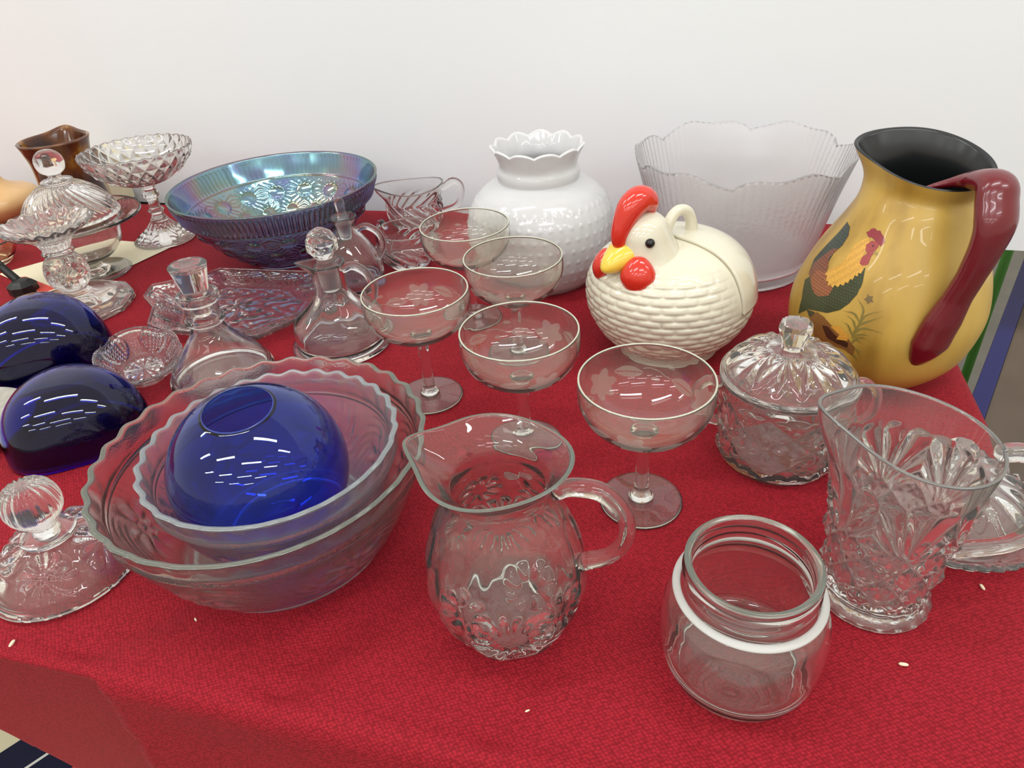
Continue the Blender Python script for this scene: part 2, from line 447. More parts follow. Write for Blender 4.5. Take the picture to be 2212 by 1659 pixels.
# ------------------------------------------------------------------ coupes
def make_coupe():
    t = thing('champagne_coupe', '', 'glass', (0, 0))
    lathe('bowl', vessel([(0, .0655), (.010, .066), (.026, .0705), (.0395, .080), (.0465, .0935), (.0478, .104), (.0472, .1125)],
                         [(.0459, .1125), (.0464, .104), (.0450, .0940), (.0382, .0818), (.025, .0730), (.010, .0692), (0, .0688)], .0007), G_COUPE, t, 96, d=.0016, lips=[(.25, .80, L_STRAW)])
    lathe('stem', [([(0, .0045), (.0095, .0048), (.0068, .0085), (.0055, .016), (.0050, .035), (.0052, .050), (.0066, .060), (.0105, .0657), (0, .0659)], 1)], G_CLEAR, t, 32, d=.0015)
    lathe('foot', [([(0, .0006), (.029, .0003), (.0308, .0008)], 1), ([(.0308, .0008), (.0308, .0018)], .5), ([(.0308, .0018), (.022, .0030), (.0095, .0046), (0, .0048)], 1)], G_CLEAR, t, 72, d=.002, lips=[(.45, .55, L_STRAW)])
    # etched rose and leaves, a frosted skin just outside the bowl
    P = crv([(.026, .0705), (.0395, .080), (.0465, .0935), (.0478, .104), (.0472, .1125)], .0004)
    arc = np.concatenate([[0], np.cumsum(np.linalg.norm(np.diff(P, axis=0), axis=1))])
    V, F = [], []
    def patch(fn_in, t0, s0, w, h, nn=30):
        u = np.linspace(-1, 1, nn); U, Vv = np.meshgrid(u, u, indexing='ij')
        s = s0 + Vv * h; r = np.interp(s, arc, P[:, 0]) + .00022; z = np.interp(s, arc, P[:, 1])
        th = t0 + U * w / .045
        base = sum(len(v) for v in V)
        V.append(np.stack([r * np.cos(th), r * np.sin(th), z], -1).reshape(-1, 3))
        f = gridfaces(nn, nn, False); c = np.stack([U, Vv], -1).reshape(-1, 2)[f].mean(1)
        F.append(f[fn_in(c[:, 0], c[:, 1])] + base)
    rose = lambda a, b: np.hypot(a, b) < 0.80 + 0.16 * np.cos(6 * np.arctan2(b, a))
    leaf = lambda a, b: (np.abs(b - 0.25 * a) < 0.55 * (1 - a ** 2)) & (np.abs(b - 0.25 * a) > 0.035)
    sprig = lambda a, b: np.abs(b - 0.5 * np.sin(2.2 * a)) < 0.07
    for k in range(3):
        t0 = k * 2 * PI / 3 + 0.4
        patch(rose, t0, .024, .0150, .0130, 40)
        patch(leaf, t0 + .55, .022, .0120, .0085)
        patch(leaf, t0 - .55, .028, .0120, .0080)
        patch(sprig, t0 + .98, .027, .014, .006)
        patch(leaf, t0 + .86, .033, .0035, .0028, 14)
        patch(leaf, t0 + 1.08, .022, .0035, .0028, 14)
    mesh_obj('etched_rose', np.vstack(V), [np.vstack(F)], M_ETCH, t)
    return t
coupe_spots = [((-.0263, .4129), 0.0, 'etched champagne coupe beside the lidded cut glass sugar bowl and in front of the hen'),
               ((-.1296, .4675), 0.8, 'etched champagne coupe standing just behind the flower pattern pitcher'),
               ((-.2371, .5225), 1.5, 'etched champagne coupe next to the cruet with the faceted ball stopper'),
               ((-.1687, .6036), 2.1, 'etched champagne coupe directly in front of the white lampshade'),
               ((-.2399, .6783), 2.9, 'etched champagne coupe beside the small swirled sugar bowl')]
c0 = make_coupe()
for i, (xy, rz, lab) in enumerate(coupe_spots):
    if i == 0: r = c0
    else:
        r = c0.copy(); COL.objects.link(r)
        for ch in list(c0.children):
            c = ch.copy(); COL.objects.link(c); c.parent = r
    r.location = (xy[0], xy[1], TZ); r.rotation_euler = (0, 0, rz)
    r['label'] = lab; r['group'] = 'set of etched champagne coupes'

# ------------------------------------------------------------------ nested bowls and globe
def sandwich_bowl(name, label, xy, z, rim_r, h, base_r, material, nsc, rot=0.0):
    t = thing(name, label, 'bowl', xy, z, rot)
    a = rim_r
    outer = [(0, .003), (base_r * .8, .0022), (base_r, .0), (base_r * 1.06, .004), (base_r + (a - base_r) * .48, h * .34), (base_r + (a - base_r) * .75, h * .62), (a * .955, h * .76)]
    band = [(a * .955, h * .76), (a * .972, h * .79), (a * .965, h * .84), (a * .975, h * .91), (a, h)]
    inner = [(a - .0038, h), (a * .975 - .0042, h * .91), (a * .965 - .0042, h * .84), (a * .955 - .0042, h * .76), (base_r + (a - base_r) * .75 - .004, h * .63), (base_r + (a - base_r) * .48 - .004, h * .36), (base_r * 1.0, .008), (base_r * .7, .0062), (0, .006)]
    def fn(T, R, Z, O):
        w = sstep(h * .80, h, Z)
        c = np.cos(nsc * T)
        R = R + w * .0009 * c
        Z = Z + sstep(h * .9, h, Z) * .0009 * c
        # pressed flowers and scrolls round the wall
        wl = sstep(h * .10, h * .22, Z) * sstep(h * .76, h * .66, Z) * (O - .7 * (1 - O))
        k = 6; tt = (T * k / (2 * PI)) % 1 - .5; loc = tt * 2 * PI / k
        dx = loc * R; dz = Z - h * .42; rho = np.hypot(dx, dz); ph = np.arctan2(dz, dx)
        fl = bump(rho - h * .15, h * .10) * np.abs(np.cos(4 * ph)) + .9 * bump(rho - .004, .0022)
        sp = np.sin(9 * ph + rho * 420) ** 2 * bump(rho - h * .36, h * .10)
        R = R + wl * (.0022 * fl + .0013 * sp)
        return R, Z, T
    runs = [(outer, 1), (band, 0.3), ([(a, h), (a - .0019, h + .0012), (a - .0038, h)], .2), (inner, 0)]
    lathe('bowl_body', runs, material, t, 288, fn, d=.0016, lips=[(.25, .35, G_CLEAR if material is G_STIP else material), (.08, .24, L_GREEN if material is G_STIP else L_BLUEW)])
    return t
sandwich_bowl('mixing_bowl', 'large clear pressed glass bowl with wavy scalloped rim, outermost of the nest', (-.2816, .3296), 0, .1135, .088, .072, G_STIP, 30)
sandwich_bowl('mixing_bowl', 'milky opalescent bowl with scalloped rim nested inside the large clear bowl', (-.2775, .3345), .0066, .0885, .082, .050, G_OPAL, 28, .1)

def globe():
    t = thing('globe_vase', 'bright cobalt blue glass globe vase sitting inside the nested bowls', 'vase', (-.2847, .3266), .0129)
    r = .0605; zo = .0560; ro = math.sqrt(r * r - zo * zo)
    a0 = math.atan2(zo, ro)
    out = [(r * math.cos(a), r * math.sin(a)) for a in np.linspace(-1.30, a0, 40)]
    inn = [((r - .0016) * math.cos(a), (r - .0016) * math.sin(a)) for a in np.linspace(a0 - .01, -1.27, 40)]
    zb = out[0][1]
    runs = [([(0, zb + .0008), (out[0][0] - .002, zb)], 1), (out, 1), ([out[-1], (ro - .0007, zo + .0006), inn[0]], .5), (inn, 0), ([(inn[-1][0], inn[-1][1]), (0, inn[-1][1])], 0)]
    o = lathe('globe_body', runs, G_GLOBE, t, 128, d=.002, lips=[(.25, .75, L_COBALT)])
    o.location = (0, 0, -zb); 
    t.rotation_euler = (.10, .05, 0)
    t.location.z = TZ + .0066 + .0075
    return t
globe()

# ------------------------------------------------------------------ jar
def jar():
    t = thing('storage_jar', 'squat greenish glass jar with screw threads and a white ring', 'jar', (.0431, .2831))
    def fn(T, R, Z, O):
        w = O * sstep(.0695, .072, Z) * sstep(.0845, .081, Z)
        ph = (Z - .071) / .0055 - T / (2 * PI)
        R = R + w * .0016 * np.maximum(0, np.cos(2 * PI * ph)) ** 2
        return R, Z, T
    lathe('jar_body', vessel([(0, .0035), (.030, .002), (.036, .0), (.0405, .003), (.0440, .014), (.0462, .034), (.0450, .050), (.0400, .0605), (.0362, .0655), (.0355, .070), (.0355, .082), (.0362, .0862)],
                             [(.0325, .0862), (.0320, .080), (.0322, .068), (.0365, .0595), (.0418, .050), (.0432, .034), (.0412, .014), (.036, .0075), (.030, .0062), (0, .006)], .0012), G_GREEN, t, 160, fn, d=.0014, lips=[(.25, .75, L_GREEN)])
    lathe('sealing_ring', [([(.0372, .0660), (.0402, .0650), (.0413, .0652), (.0413, .0661), (.0398, .0669), (.0372, .0673), (.0372, .0660)], 1)], M_WHITEP, t, 96, d=.001, loop=False)
jar()

# ------------------------------------------------------------------ flower pitcher
def flower_pitcher():
    t = thing('glass_pitcher', 'small clear pitcher with pressed flowers and a wavy flared lip', 'pitcher', (-.0992, .2914))
    def fn(T, R, Z, O):
        lob = 1 + .018 * np.cos(8 * T) * bump(Z - .006, .012) + .012 * np.cos(8 * T) * bump(Z - .04, .05)
        R = R * lob
        Z = Z + O * 0
        w = O * sstep(.006, .016, Z) * sstep(.094, .082, Z)
        d = 0
        for t0 in (-1.25, 1.9):
            for (dt, z0, rad, k, am) in ((0, .034, .027, 15, .0040), (.66, .046, .019, 12, .0034), (-.58, .054, .018, 9, .0032), (.28, .073, .017, 8, .0028)):
                dx = adiff(T, t0 + dt) * .048; dz = Z - z0; rho = np.hypot(dx, dz) / rad; ph = np.arctan2(dz, dx)
                pet = (np.abs(np.sin(k * ph / 2 + 1.2 * rho)) - .25) * np.clip((1 - rho) * 4, 0, 1) * np.clip((rho - .33) * 6, 0, 1)
                d = d + am * pet
        d = d + .0009 * np.sin(11 * T + 60 * Z) * np.sin(5 * T - 95 * Z)
        R = R + w * d
        wl = sstep(.112, .134, Z)
        R = R + wl * .0025 * np.cos(3 * T + .5)
        Z = Z + wl * (.0030 * np.cos(2 * adiff(T, PI)) - .001)
        return R, Z, T
    def post(X, Y, Z, O):
        wl = sstep(.110, .132, Z); g = bump(adiff(np.arctan2(Y, X), PI), .38)
        X = X - wl * g * .0135
        Z = Z + wl * g * .002
        return X, Y, Z
    lathe('pitcher_body', vessel([(0, .003), (.026, .0022), (.033, .0), (.0375, .0025), (.0445, .018), (.0498, .040), (.0485, .060), (.0415, .083), (.0330, .101), (.0300, .110), (.0315, .117), (.0365, .1255), (.0425, .1335)],
                                  [(.0402, .1338), (.0340, .1262), (.0285, .118), (.0272, .110), (.0300, .100), (.0385, .082), (.0448, .060), (.0455, .040), (.0405, .020), (.033, .009), (.026, .007), (0, .0066)], .0008),
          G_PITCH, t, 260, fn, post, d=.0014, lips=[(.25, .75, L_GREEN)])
    tube('handle', [(.034, 0, .112), (.043, .0, .117), (.060, 0, .1155), (.0725, 0, .100), (.073, 0, .082), (.064, 0, .067), (.0475, 0, .058)],
         [.0058, .0062, .0062, .0060, .0058, .0056, .0062], G_PITCH, t, 18, .8, (0, 1, 0))
    t.rotation_euler = (0, 0, 0.0)
flower_pitcher()

# ------------------------------------------------------------------ cut glass pitcher (front right)
def cut_pattern(T, R, Z, O, z0, z1, k, am, fan=True):
    w = O * sstep(z0, z0 + .006, Z) * sstep(z1, z1 - .006, Z)
    u = T * k / (2 * PI); v = (Z - z0) / .0175
    d = pyr(u, v) - .45
    s = 0
    return w * am * d + s

def cut_pitcher():
    t = thing('cut_glass_pitcher', 'tall cut glass cream pitcher with diamond and fan cuts beside the jar', 'pitcher', (.1275, .3549))
    H1 = .131
    def fn(T, R, Z, O):
        low = O * sstep(.014, .020, Z) * sstep(.074, .066, Z)
        u = T * 9 / (2 * PI); v = (Z - .015) / .029
        R = R + low * (.0042 * (pyr(u, v) - .42)) + low * .0010 * (pyr(u * 3, v * 3) - .4)
        # fans above the diamonds
        mid = O * sstep(.064, .072, Z) * sstep(.118, .106, Z)
        tt = ((T * 6 / (2 * PI)) % 1 - .5) * 2 * PI / 6
        ph = np.arctan2(Z - .058, tt * .038)
        rho = np.hypot(tt * .038, Z - .058)
        fan = (np.abs(np.cos(10 * ph)) - .4) * sstep(.052, .044, rho) * sstep(.006, .014, rho)
        R = R + mid * .0026 * fan
        ft = O * bump(Z - .008, .006)
        R = R + ft * .0005 * np.cos(20 * T)
        tilt = sstep(.09, .131, Z)
        Z = Z + tilt * (.0085 * np.cos(adiff(T, PI)) + .0015 * np.cos(2 * T))
        return R, Z, T
    def post(X, Y, Z, O):
        wl = sstep(.095, .135, Z); g = bump(adiff(np.arctan2(Y, X), PI), .42)
        return X - wl * g * .011, Y, Z + wl * g * .003
    lathe('pitcher_body', vessel([(0, .003), (.028, .002), (.0335, .0), (.0352, .002), (.0348, .006), (.0315, .011), (.0315, .017), (.0335, .035), (.0362, .065), (.0400, .098), (.0438, H1)],
                                  [(.0420, H1), (.0378, .098), (.0328, .065), (.0295, .035), (.0270, .018), (.022, .012), (0, .0105)], .0008), G_CUT, t, 360, fn, post, d=.0012, lips=[(.25, .75, L_CLEAR)])
    tube('handle', [(.0415, 0, .120), (.050, 0, .1225), (.066, 0, .119), (.078, 0, .102), (.078, 0, .080), (.066, 0, .056), (.0370, 0, .044)],
         [.0060, .0062, .0062, .0060, .0056, .0055, .0060], G_CUT, t, 12, .85, (0, 1, 0))
cut_pitcher()

# ------------------------------------------------------------------ lidded cut glass sugar bowl
def cut_sugar():
    t = thing('cut_glass_sugar_bowl', 'lidded cut glass sugar bowl with two handles and a faceted knob', 'sugar bowl', (.0748, .4908))
    def fn(T, R, Z, O):
        w = O * sstep(.004, .010, Z) * sstep(.068, .060, Z)
        u = T * 8 / (2 * PI); v = (Z - .006) / .028
        R = R + w * (.0036 * (pyr(u, v) - .42) + .0009 * (pyr(u * 3, v * 3) - .4))
        for k in range(8):
            R = R + w * .0022 * star(T, Z, .047, k * PI / 4 + .39, .036, .013, 10)
        return R, Z, T
    lathe('bowl_body', vessel([(0, .002), (.036, .0015), (.042, .0), (.0450, .003), (.0472, .012), (.0482, .035), (.0488, .060), (.0503, .0735)],
                              [(.0470, .0735), (.0450, .060), (.0440, .035), (.0425, .014), (.036, .0085), (0, .008)], .0008), G_CUT, t, 320, fn, d=.0013)
    lid = None
    def lf(T, R, Z, O):
        w = O * sstep(.015, .020, R) * sstep(.047, .042, R)
        k = 8; tt = ((T * k / (2 * PI)) % 1 - .5) * 2 * PI / k
        ph = np.arctan2(R - .012, tt * .030)
        Z = Z + w * .0030 * (np.abs(np.cos(9 * ph)) - .4)
        return R, Z, T
    lid = lathe('lid', [([(0, .0935), (.018, .0920), (.034, .0850), (.0430, .0775), (.0440, .0752)], 0), ([(.0440, .0752), (.0500, .0750)], 0), ([(.0500, .0750), (.0502, .0772), (.0488, .0785)], 1),
                        ([(.0488, .0785), (.0450, .0835), (.036, .0912), (.024, .0962), (.0185, .0978)], 1), ([(.0185, .0978), (.0165, .0995), (.010, .0990), (0, .0990)], 1)], G_CUT, t, 320, lf, d=.0012)
    lathe('knob', [([(0, .0992), (.0082, .0994)], 1), ([(.0082, .0994), (.0074, .1010)], 1), ([(.0074, .1010), (.0125, .1165)], 1), ([(.0125, .1165), (.0112, .1205)], 1), ([(.0112, .1205), (.0045, .1225), (0, .1228)], 1)],
          G_CUT, lid, 10, d=.05, smooth=False)
    for s in (1, -1):
        tube('handle', [(s * .0465, 0, .0655), (s * .056, 0, .0690), (s * .0655, 0, .060), (s * .0655, 0, .044), (s * .058, 0, .033), (s * .0465, 0, .030)],
             [.0045, .0048, .0045, .0043, .0043, .0046], G_CUT, t, 12, .9, (0, 1, 0))
    t.rotation_euler = (0, 0, .12)
cut_sugar()

# ------------------------------------------------------------------ butter dish at the right edge
def butter_dish():
    t = thing('covered_butter_dish', 'covered glass butter dish with toothed plate rim behind the cut glass pitcher', 'butter dish', (.188, .4390))
    def pf(T, R, Z, O):
        w = sstep(.056, .064, R)
        c = np.abs(np.cos(22 * T))
        return R + w * .0034 * c, Z + w * .0024 * c, T
    lathe('plate', [([(0, .001), (.040, .0005), (.045, .0), (.052, .0035), (.0635, .0085)], 1), ([(.0635, .0085), (.0640, .0105), (.0625, .0112)], .5), ([(.0625, .0112), (.051, .0068), (.044, .0045), (0, .0042)], 0)], G_CUT, t, 264, pf, d=.0015)
    def df(T, R, Z, O):
        w = O * sstep(.010, .016, Z) * sstep(.042, .036, Z)
        return R + w * .0024 * (np.abs(np.cos(8 * T + 70 * Z)) - .4), Z + w * .001 * np.cos(16 * T), T
    dome = lathe('dome_cover', [([(0, .0385), (.020, .0375), (.036, .0310), (.0435, .020), (.0450, .0082)], 0), ([(.0450, .0082), (.0490, .0080)], .5), ([(.0490, .0080), (.0476, .022), (.0395, .0345), (.022, .0412), (.010, .0425), (0, .0428)], 1)], G_CUT, t, 240, df, d=.0014)
    lathe('knob', [([(0, .0426), (.0080, .0426)], 1), ([(.0080, .0426), (.0065, .0460)], 1), ([(.0065, .0460), (.0125, .0560)], 1), ([(.0125, .0560), (.0095, .0612)], 1), ([(.0095, .0612), (0, .0625)], 1)], G_CUT, dome, 8, d=.05, smooth=False)
butter_dish()

# ------------------------------------------------------------------ lampshade
def lampshade():
    t = thing('lampshade', 'white milk glass lampshade with hobnail dots and a ruffled neck', 'lampshade', (-.187, .805))
    def fn(T, R, Z, O):
        w = O * sstep(.012, .02, Z) * sstep(.112, .104, Z)
        v = Z / .0135; row = np.floor(v); u = T * 44 / (2 * PI) + .5 * (row % 2)
        du = (u % 1 - .5) * 2 * PI / 44 * R; dv = (v % 1 - .5) * .0135
        R = R + w * .0012 * np.exp(-((du ** 2 + dv ** 2) / .0020 ** 2))
        wr = sstep(.140, .158, Z)
        R = R + wr * .0015 * np.cos(11 * T)
        Z = Z + wr * .0024 * (np.abs(np.cos(5.5 * T)) * 2 - 1)
        return R, Z, T
    outer = [(.064, .0), (.074, .012), (.0850, .035), (.0885, .062), (.0840, .088), (.070, .108), (.054, .1185), (.0475, .1215), (.0485, .1262), (.0480, .132), (.0455, .138), (.0475, .147), (.0535, .159)]
    inner = [(.0505, .159), (.0445, .147), (.0425, .138), (.0445, .130), (.0445, .122), (.052, .1155), (.067, .105), (.081, .087), (.0855, .062), (.082, .035), (.071, .013), (.061, .0)]
    p, o = prof([(outer, 1), ([outer[-1], (.052, .1605), inner[0]], .3), (inner, 0), ([inner[-1], (.0625, -.0002), outer[0]], .2)], .0016)
    lathe('shade', (p, o), M_MILK, t, 352, fn)
lampshade()

# ------------------------------------------------------------------ frosted bowl
def frosted_bowl():
    t = thing('frosted_bowl', 'large frosted glass bowl with broad wavy petal rim against the white board', 'bowl', (.0405, .862))
    H1 = .138
    def fn(T, R, Z, O):
        k = 6; c = np.abs(np.cos(k * (T + .10) / 2)) ** .5
        w = sstep(.03, H1, Z)
        R = R * (1 + w * .035 * (c - .6))
        Z = Z + sstep(.08, H1, Z) * (.013 * (c - .72) + .0022 * np.sin(2 * k * T + 1))
        R = R + O * w * .0006 * np.sin(90 * T)
        return R, Z, T
    lathe('bowl_body', vessel([(0, .004), (.078, .003), (.086, .0), (.0885, .004), (.0885, .014), (.092, .02), (.101, .06), (.110, .10), (.1205, H1)],
                              [(.1170, H1), (.1062, .10), (.097, .06), (.088, .024), (.083, .012), (0, .010)], .001), G_FROST, t, 280, fn, d=.0025)
frosted_bowl()

# ------------------------------------------------------------------ hen dish
def hen():
    t = thing('hen_dish', 'cream ceramic hen shaped covered dish with red comb and woven basket body', 'covered dish', (-.0225, .6547))
    def weave(T, R, Z, O):
        w = sstep(.004, .010, Z) * sstep(.106, .098, Z) * O
        rowh = .0068; v = Z / rowh; row = np.floor(v); fv = (v % 1 - .5) * 2
        u = T * 22 / (2 * PI) + .5 * (row % 2); fu = (u % 1 - .5) * 2
        pad = (1 - np.abs(fv) ** 4) * (1 - .95 * np.abs(fu) ** 7)
        back = sstep(1.9, 1.2, np.abs(adiff(T, 3.92)))       # weave fades on the tail side above the lid seam
        wz = np.where(Z > .056, back, 1.0)
        R = R + w * wz * .0019 * (pad - .6)
        return R, Z, T
    def stretch(X, Y, Z, O):
        hx, hy = math.cos(3.92), math.sin(3.92)
        a = X * hx + Y * hy; b = -X * hy + Y * hx
        a = a * 1.03 + .004 * sstep(.03, .09, Z)
        return a * hx - b * hy, a * hy + b * hx, Z
    lathe('basket_body', [([(0, .002), (.044, .0015), (.050, .0)], 1), ([(.050, .0), (.0515, .006), (.052, .009)], 1), ([(.052, .009), (.066, .022), (.0770, .042), (.0800, .060), (.0775, .078), (.068, .096), (.052, .1085), (.030, .115), (0, .117)], 1)], M_CREAM, t, 300, weave, stretch, d=.0012)
    # neck and head, leaning to the front (heading)
    hd = 3.92; hx, hy = math.cos(hd), math.sin(hd)
    def lean(X, Y, Z, O):
        s = .028 + .012 * sstep(.085, .14, Z)
        return X * 1.0 + hx * s, Y * 1.0 + hy * s, Z
    lathe('neck', [([(.0520, .078), (.0500, .086), (.0505, .092)], 1), ([(.0505, .092), (.0470, .0930), (.0410, .100), (.0330, .112), (.0280, .124), (.0245, .135), (.0190, .1445), (.009, .1500), (0, .1512)], 1)], M_CREAM, t, 96, None, lean, d=.0015)
    def W3(f, s, z): return (hx * f - hy * s, hy * f + hx * s, z)   # forward, left of hen, up
    comb = tube('comb', [W3(.0640, 0, .122), W3(.0655, 0, .134), W3(.060, 0, .148), W3(.052, 0, .1590), W3(.042, 0, .1625), W3(.034, 0, .157), W3(.031, 0, .147)], [.0060, .0080, .0100, .0122, .0130, .0112, .0050], M_RED, t, 18, 1.0, (-hy, hx, 0))
    # beak
    def bk(T, R, Z, O): return R * (1 + .0), Z, T
    b = lathe('beak', [([(.0, -.014), (.0125, -.012), (.0140, -.004), (.0120, .006), (.0075, .016), (.0030, .0215), (0, .0225)], 1)], M_YEL, t, 32, d=.0012)
    b.location = W3(.0630, 0, .114); b.scale = (1.0, 1.22, 1.05)
    d = Vector(W3(1, 0, -.42)); b.rotation_euler = d.to_track_quat('Z', 'X').to_euler()
    for s in (1, -1):
        w = lathe('wattle', [([(0, -.0165), (.0070, -.0150), (.0118, -.006), (.0118, .002), (.0085, .010), (.0040, .0155), (0, .0165)], 1)], M_RED, t, 28, d=.0015)
        w.location = W3(.0620, .0235, .1035) if s > 0 else W3(.0690, -.0185, .1015); w.scale = (1.0, 1.32, 1.0) if s > 0 else (.85, 1.05, .92)
        w.rotation_euler = (0.0, -.18, hd + s * .75)
        e = lathe('eye', [([(0, -.0034), (.0024, -.0024), (.0034, 0), (.0024, .0024), (0, .0034)], 1)], M_BLACKG, t, 20, d=.0006)
        e.location = W3(.0500, s * .0238, .1305); e.scale = (1.3, 1.3, 1.3)
    # lid: the back of the hen, with loop handle
    def lidcut(X, Y, Z, O): 
        a = X * hx + Y * hy; b = -X * hy + Y * hx
        a = a * 1.03 + .004 * sstep(.03, .09, Z)
        return a * hx - b * hy, a * hy + b * hx, Z
    P = crv([(.0815, .0600), (.0790, .079), (.0695, .0975), (.0532, .1103), (.030, .1168), (0, .1188)], .0015)
    n = 160; span = 2.15
    th = np.linspace(hd + PI - span * .62, hd + PI + span * .62, n)
    T, Rr = np.meshgrid(th, P[:, 0]); _, Zz = np.meshgrid(th, P[:, 1])
    # seam climbs from the rim to the neck
    q = np.abs(adiff(T, hd + PI)) / (span * .62)
    X, Y, Z = lidcut(Rr * np.cos(T), Rr * np.sin(T), Zz, None)
    V = np.stack([X, Y, Z], -1).reshape(-1, 3)
    f = gridfaces(len(P), n, False)
    lid = mesh_obj('lid', V, [f], M_CREAM, t)
    so = lid.modifiers.new('thick', 'SOLIDIFY'); so.thickness = .003; so.offset = 0
    tube('loop_handle', [W3(.010, 0, .113), W3(.010, 0, .128), W3(.000, 0, .1405), W3(-.013, 0, .1385), W3(-.020, 0, .126), W3(-.021, 0, .111)], [.0062, .0056, .0052, .0052, .0056, .0064], M_CREAM, lid, 16, 1.0, (-hy, hx, 0))
hen()

# ------------------------------------------------------------------ rooster jug
DECAL = {
'tail': ((.035, .045, .030), [(-172.9,108.5),(-170.3,123.1),(-168.1,136.0),(-168.1,144.3),(-159.2,142.5),(-154.3,137.1),(-153.3,129.5),(-156.2,121.9),(-155.2,114.2),(-153.7,106.5),(-167.8,96.9)]),
'body': ((.040, .048, .014), [(-168.1,91.2),(-160.9,77.4),(-159.1,63.6),(-150.9,73.9),(-143.7,76.8),(-136.6,79.2),(-129.5,85.6),(-125.8,92.8),(-123.5,100.7),(-123.0,110.1),(-125.6,121.1),(-128.7,121.6),(-133.1,109.5),(-148.9,107.2),(-161.6,100.5)]),
'saddle': ((.20, .06, .03), [(-167.8,96.9),(-169.5,106.7),(-164.1,116.6),(-160.7,123.2),(-154.9,126.5),(-157.3,117.3),(-152.8,111.1),(-151.2,106.1),(-159.0,94.9)]),
'wing': ((.28, .085, .03), [(-162.5,95.5),(-161.0,104.3),(-150.5,108.1),(-143.5,103.2),(-140.1,98.4),(-141.0,92.2),(-147.3,87.9),(-152.5,88.3),(-158.3,91.9)]),
'neck': ((.62, .33, .05), [(-150.6,109.7),(-144.5,116.6),(-142.8,124.2),(-143.0,134.0),(-139.2,139.0),(-134.6,141.7),(-130.9,137.6),(-131.7,130.9),(-131.1,124.5),(-126.2,122.4),(-126.8,116.4),(-128.5,116.9),(-128.1,113.7),(-130.0,114.2),(-130.0,110.7),(-132.1,110.6),(-131.9,106.8),(-133.9,107.2),(-134.2,103.9),(-136.7,104.4),(-137.2,101.3),(-140.0,102.1),(-140.6,99.3),(-143.1,101.0),(-144.8,98.5),(-145.7,102.2),(-148.6,101.5),(-148.8,105.6),(-152.0,105.7)]),
'head': ((.33, .045, .045), [(-132.2,132.9),(-133.9,136.8),(-131.0,140.5),(-126.2,140.9),(-123.8,137.9),(-124.9,134.2),(-125.6,129.7),(-125.0,124.1),(-128.3,122.1),(-131.1,123.0),(-131.9,127.2),(-129.6,131.5)]),
'comb': ((.25, .018, .03), [(-139.9,144.7),(-137.8,146.0),(-137.3,148.0),(-134.2,149.1),(-131.5,147.9),(-128.7,148.6),(-126.2,146.6),(-123.3,145.1),(-120.9,141.4),(-122.4,138.2),(-127.7,140.6),(-132.3,142.3),(-135.8,142.1)]),
'beak': ((.32, .23, .06), [(-125.1,134.5),(-121.2,132.9),(-121.8,131.7),(-125.3,132.3)]),
'leg': ((.05, .045, .02), [(-152.6,72.8),(-144.7,74.8),(-147.0,67.3)]),
'ground': ((.20, .085, .02), [(-147.6,67.8),(-143.4,76.0),(-137.6,75.0),(-130.9,70.9),(-122.9,68.9),(-119.0,64.5),(-113.8,57.7),(-113.7,49.3),(-120.1,53.3),(-129.4,52.8),(-140.2,51.5),(-143.6,61.2)]),
'shade': ((.05, .018, .008), [(-136.9,67.4),(-133.0,68.8),(-126.5,63.5),(-118.1,60.5),(-118.0,55.5),(-125.3,56.5),(-131.9,58.4)]),  # print colour: dark part of the rock
'rock': ((.60, .29, .04), [(-131.3,69.8),(-126.3,72.9),(-119.0,67.2),(-119.1,62.3),(-125.7,60.3),(-124.5,65.4)]),
'eye': ((.02, .01, .01), [(-129.1,137.4),(-127.9,138.0),(-127.1,136.8),(-128.2,136.3)]),
'flower': ((.16, .10, .03), [(-113.7,100.5),(-112.4,98.4),(-114.3,98.1),(-115.2,96.1),(-116.4,98.3),(-118.3,99.1),(-117.2,100.9),(-117.4,103.3),(-115.5,102.3),(-113.7,103.0)]),
}
STROKES = [[(-117.1,66.3),(-115.8,78.1),(-113.6,87.6),(-105.8,93.2)], [(-117.5,70.5),(-115.0,79.3),(-105.3,88.8)], [(-117.0,68.1),(-113.3,76.5),(-102.6,76.1)],
[(-116.6,66.5),(-113.7,70.8),(-108.5,71.8)], [(-116.6,63.9),(-113.1,68.0),(-108.9,68.6)], [(-115.8,80.7),(-120.6,86.3),(-127.1,85.9)], [(-116.1,80.6),(-116.2,91.0),(-121.7,98.3)],
[(-116.8,67.3),(-121.5,75.7),(-125.5,77.2)], [(-116.4,60.4),(-114.8,65.5),(-111.1,63.5)], [(-115.4,56.9),(-112.5,56.2),(-110.2,52.0)], [(-116.0,53.4),(-113.9,50.3),(-111.0,46.3)], [(-116.7,74.3),(-119.8,80.8),(-123.9,83.2)]]
def in_poly(px, py, poly):
    c = np.zeros(px.shape, bool); n = len(poly)
    for i in range(n):
        x1, y1 = poly[i]; x2, y2 = poly[(i + 1) % n]
        if y1 == y2: continue
        k = ((y1 > py) != (y2 > py)) & (px < (x2 - x1) * (py - y1) / (y2 - y1) + x1)
        c ^= k
    return c
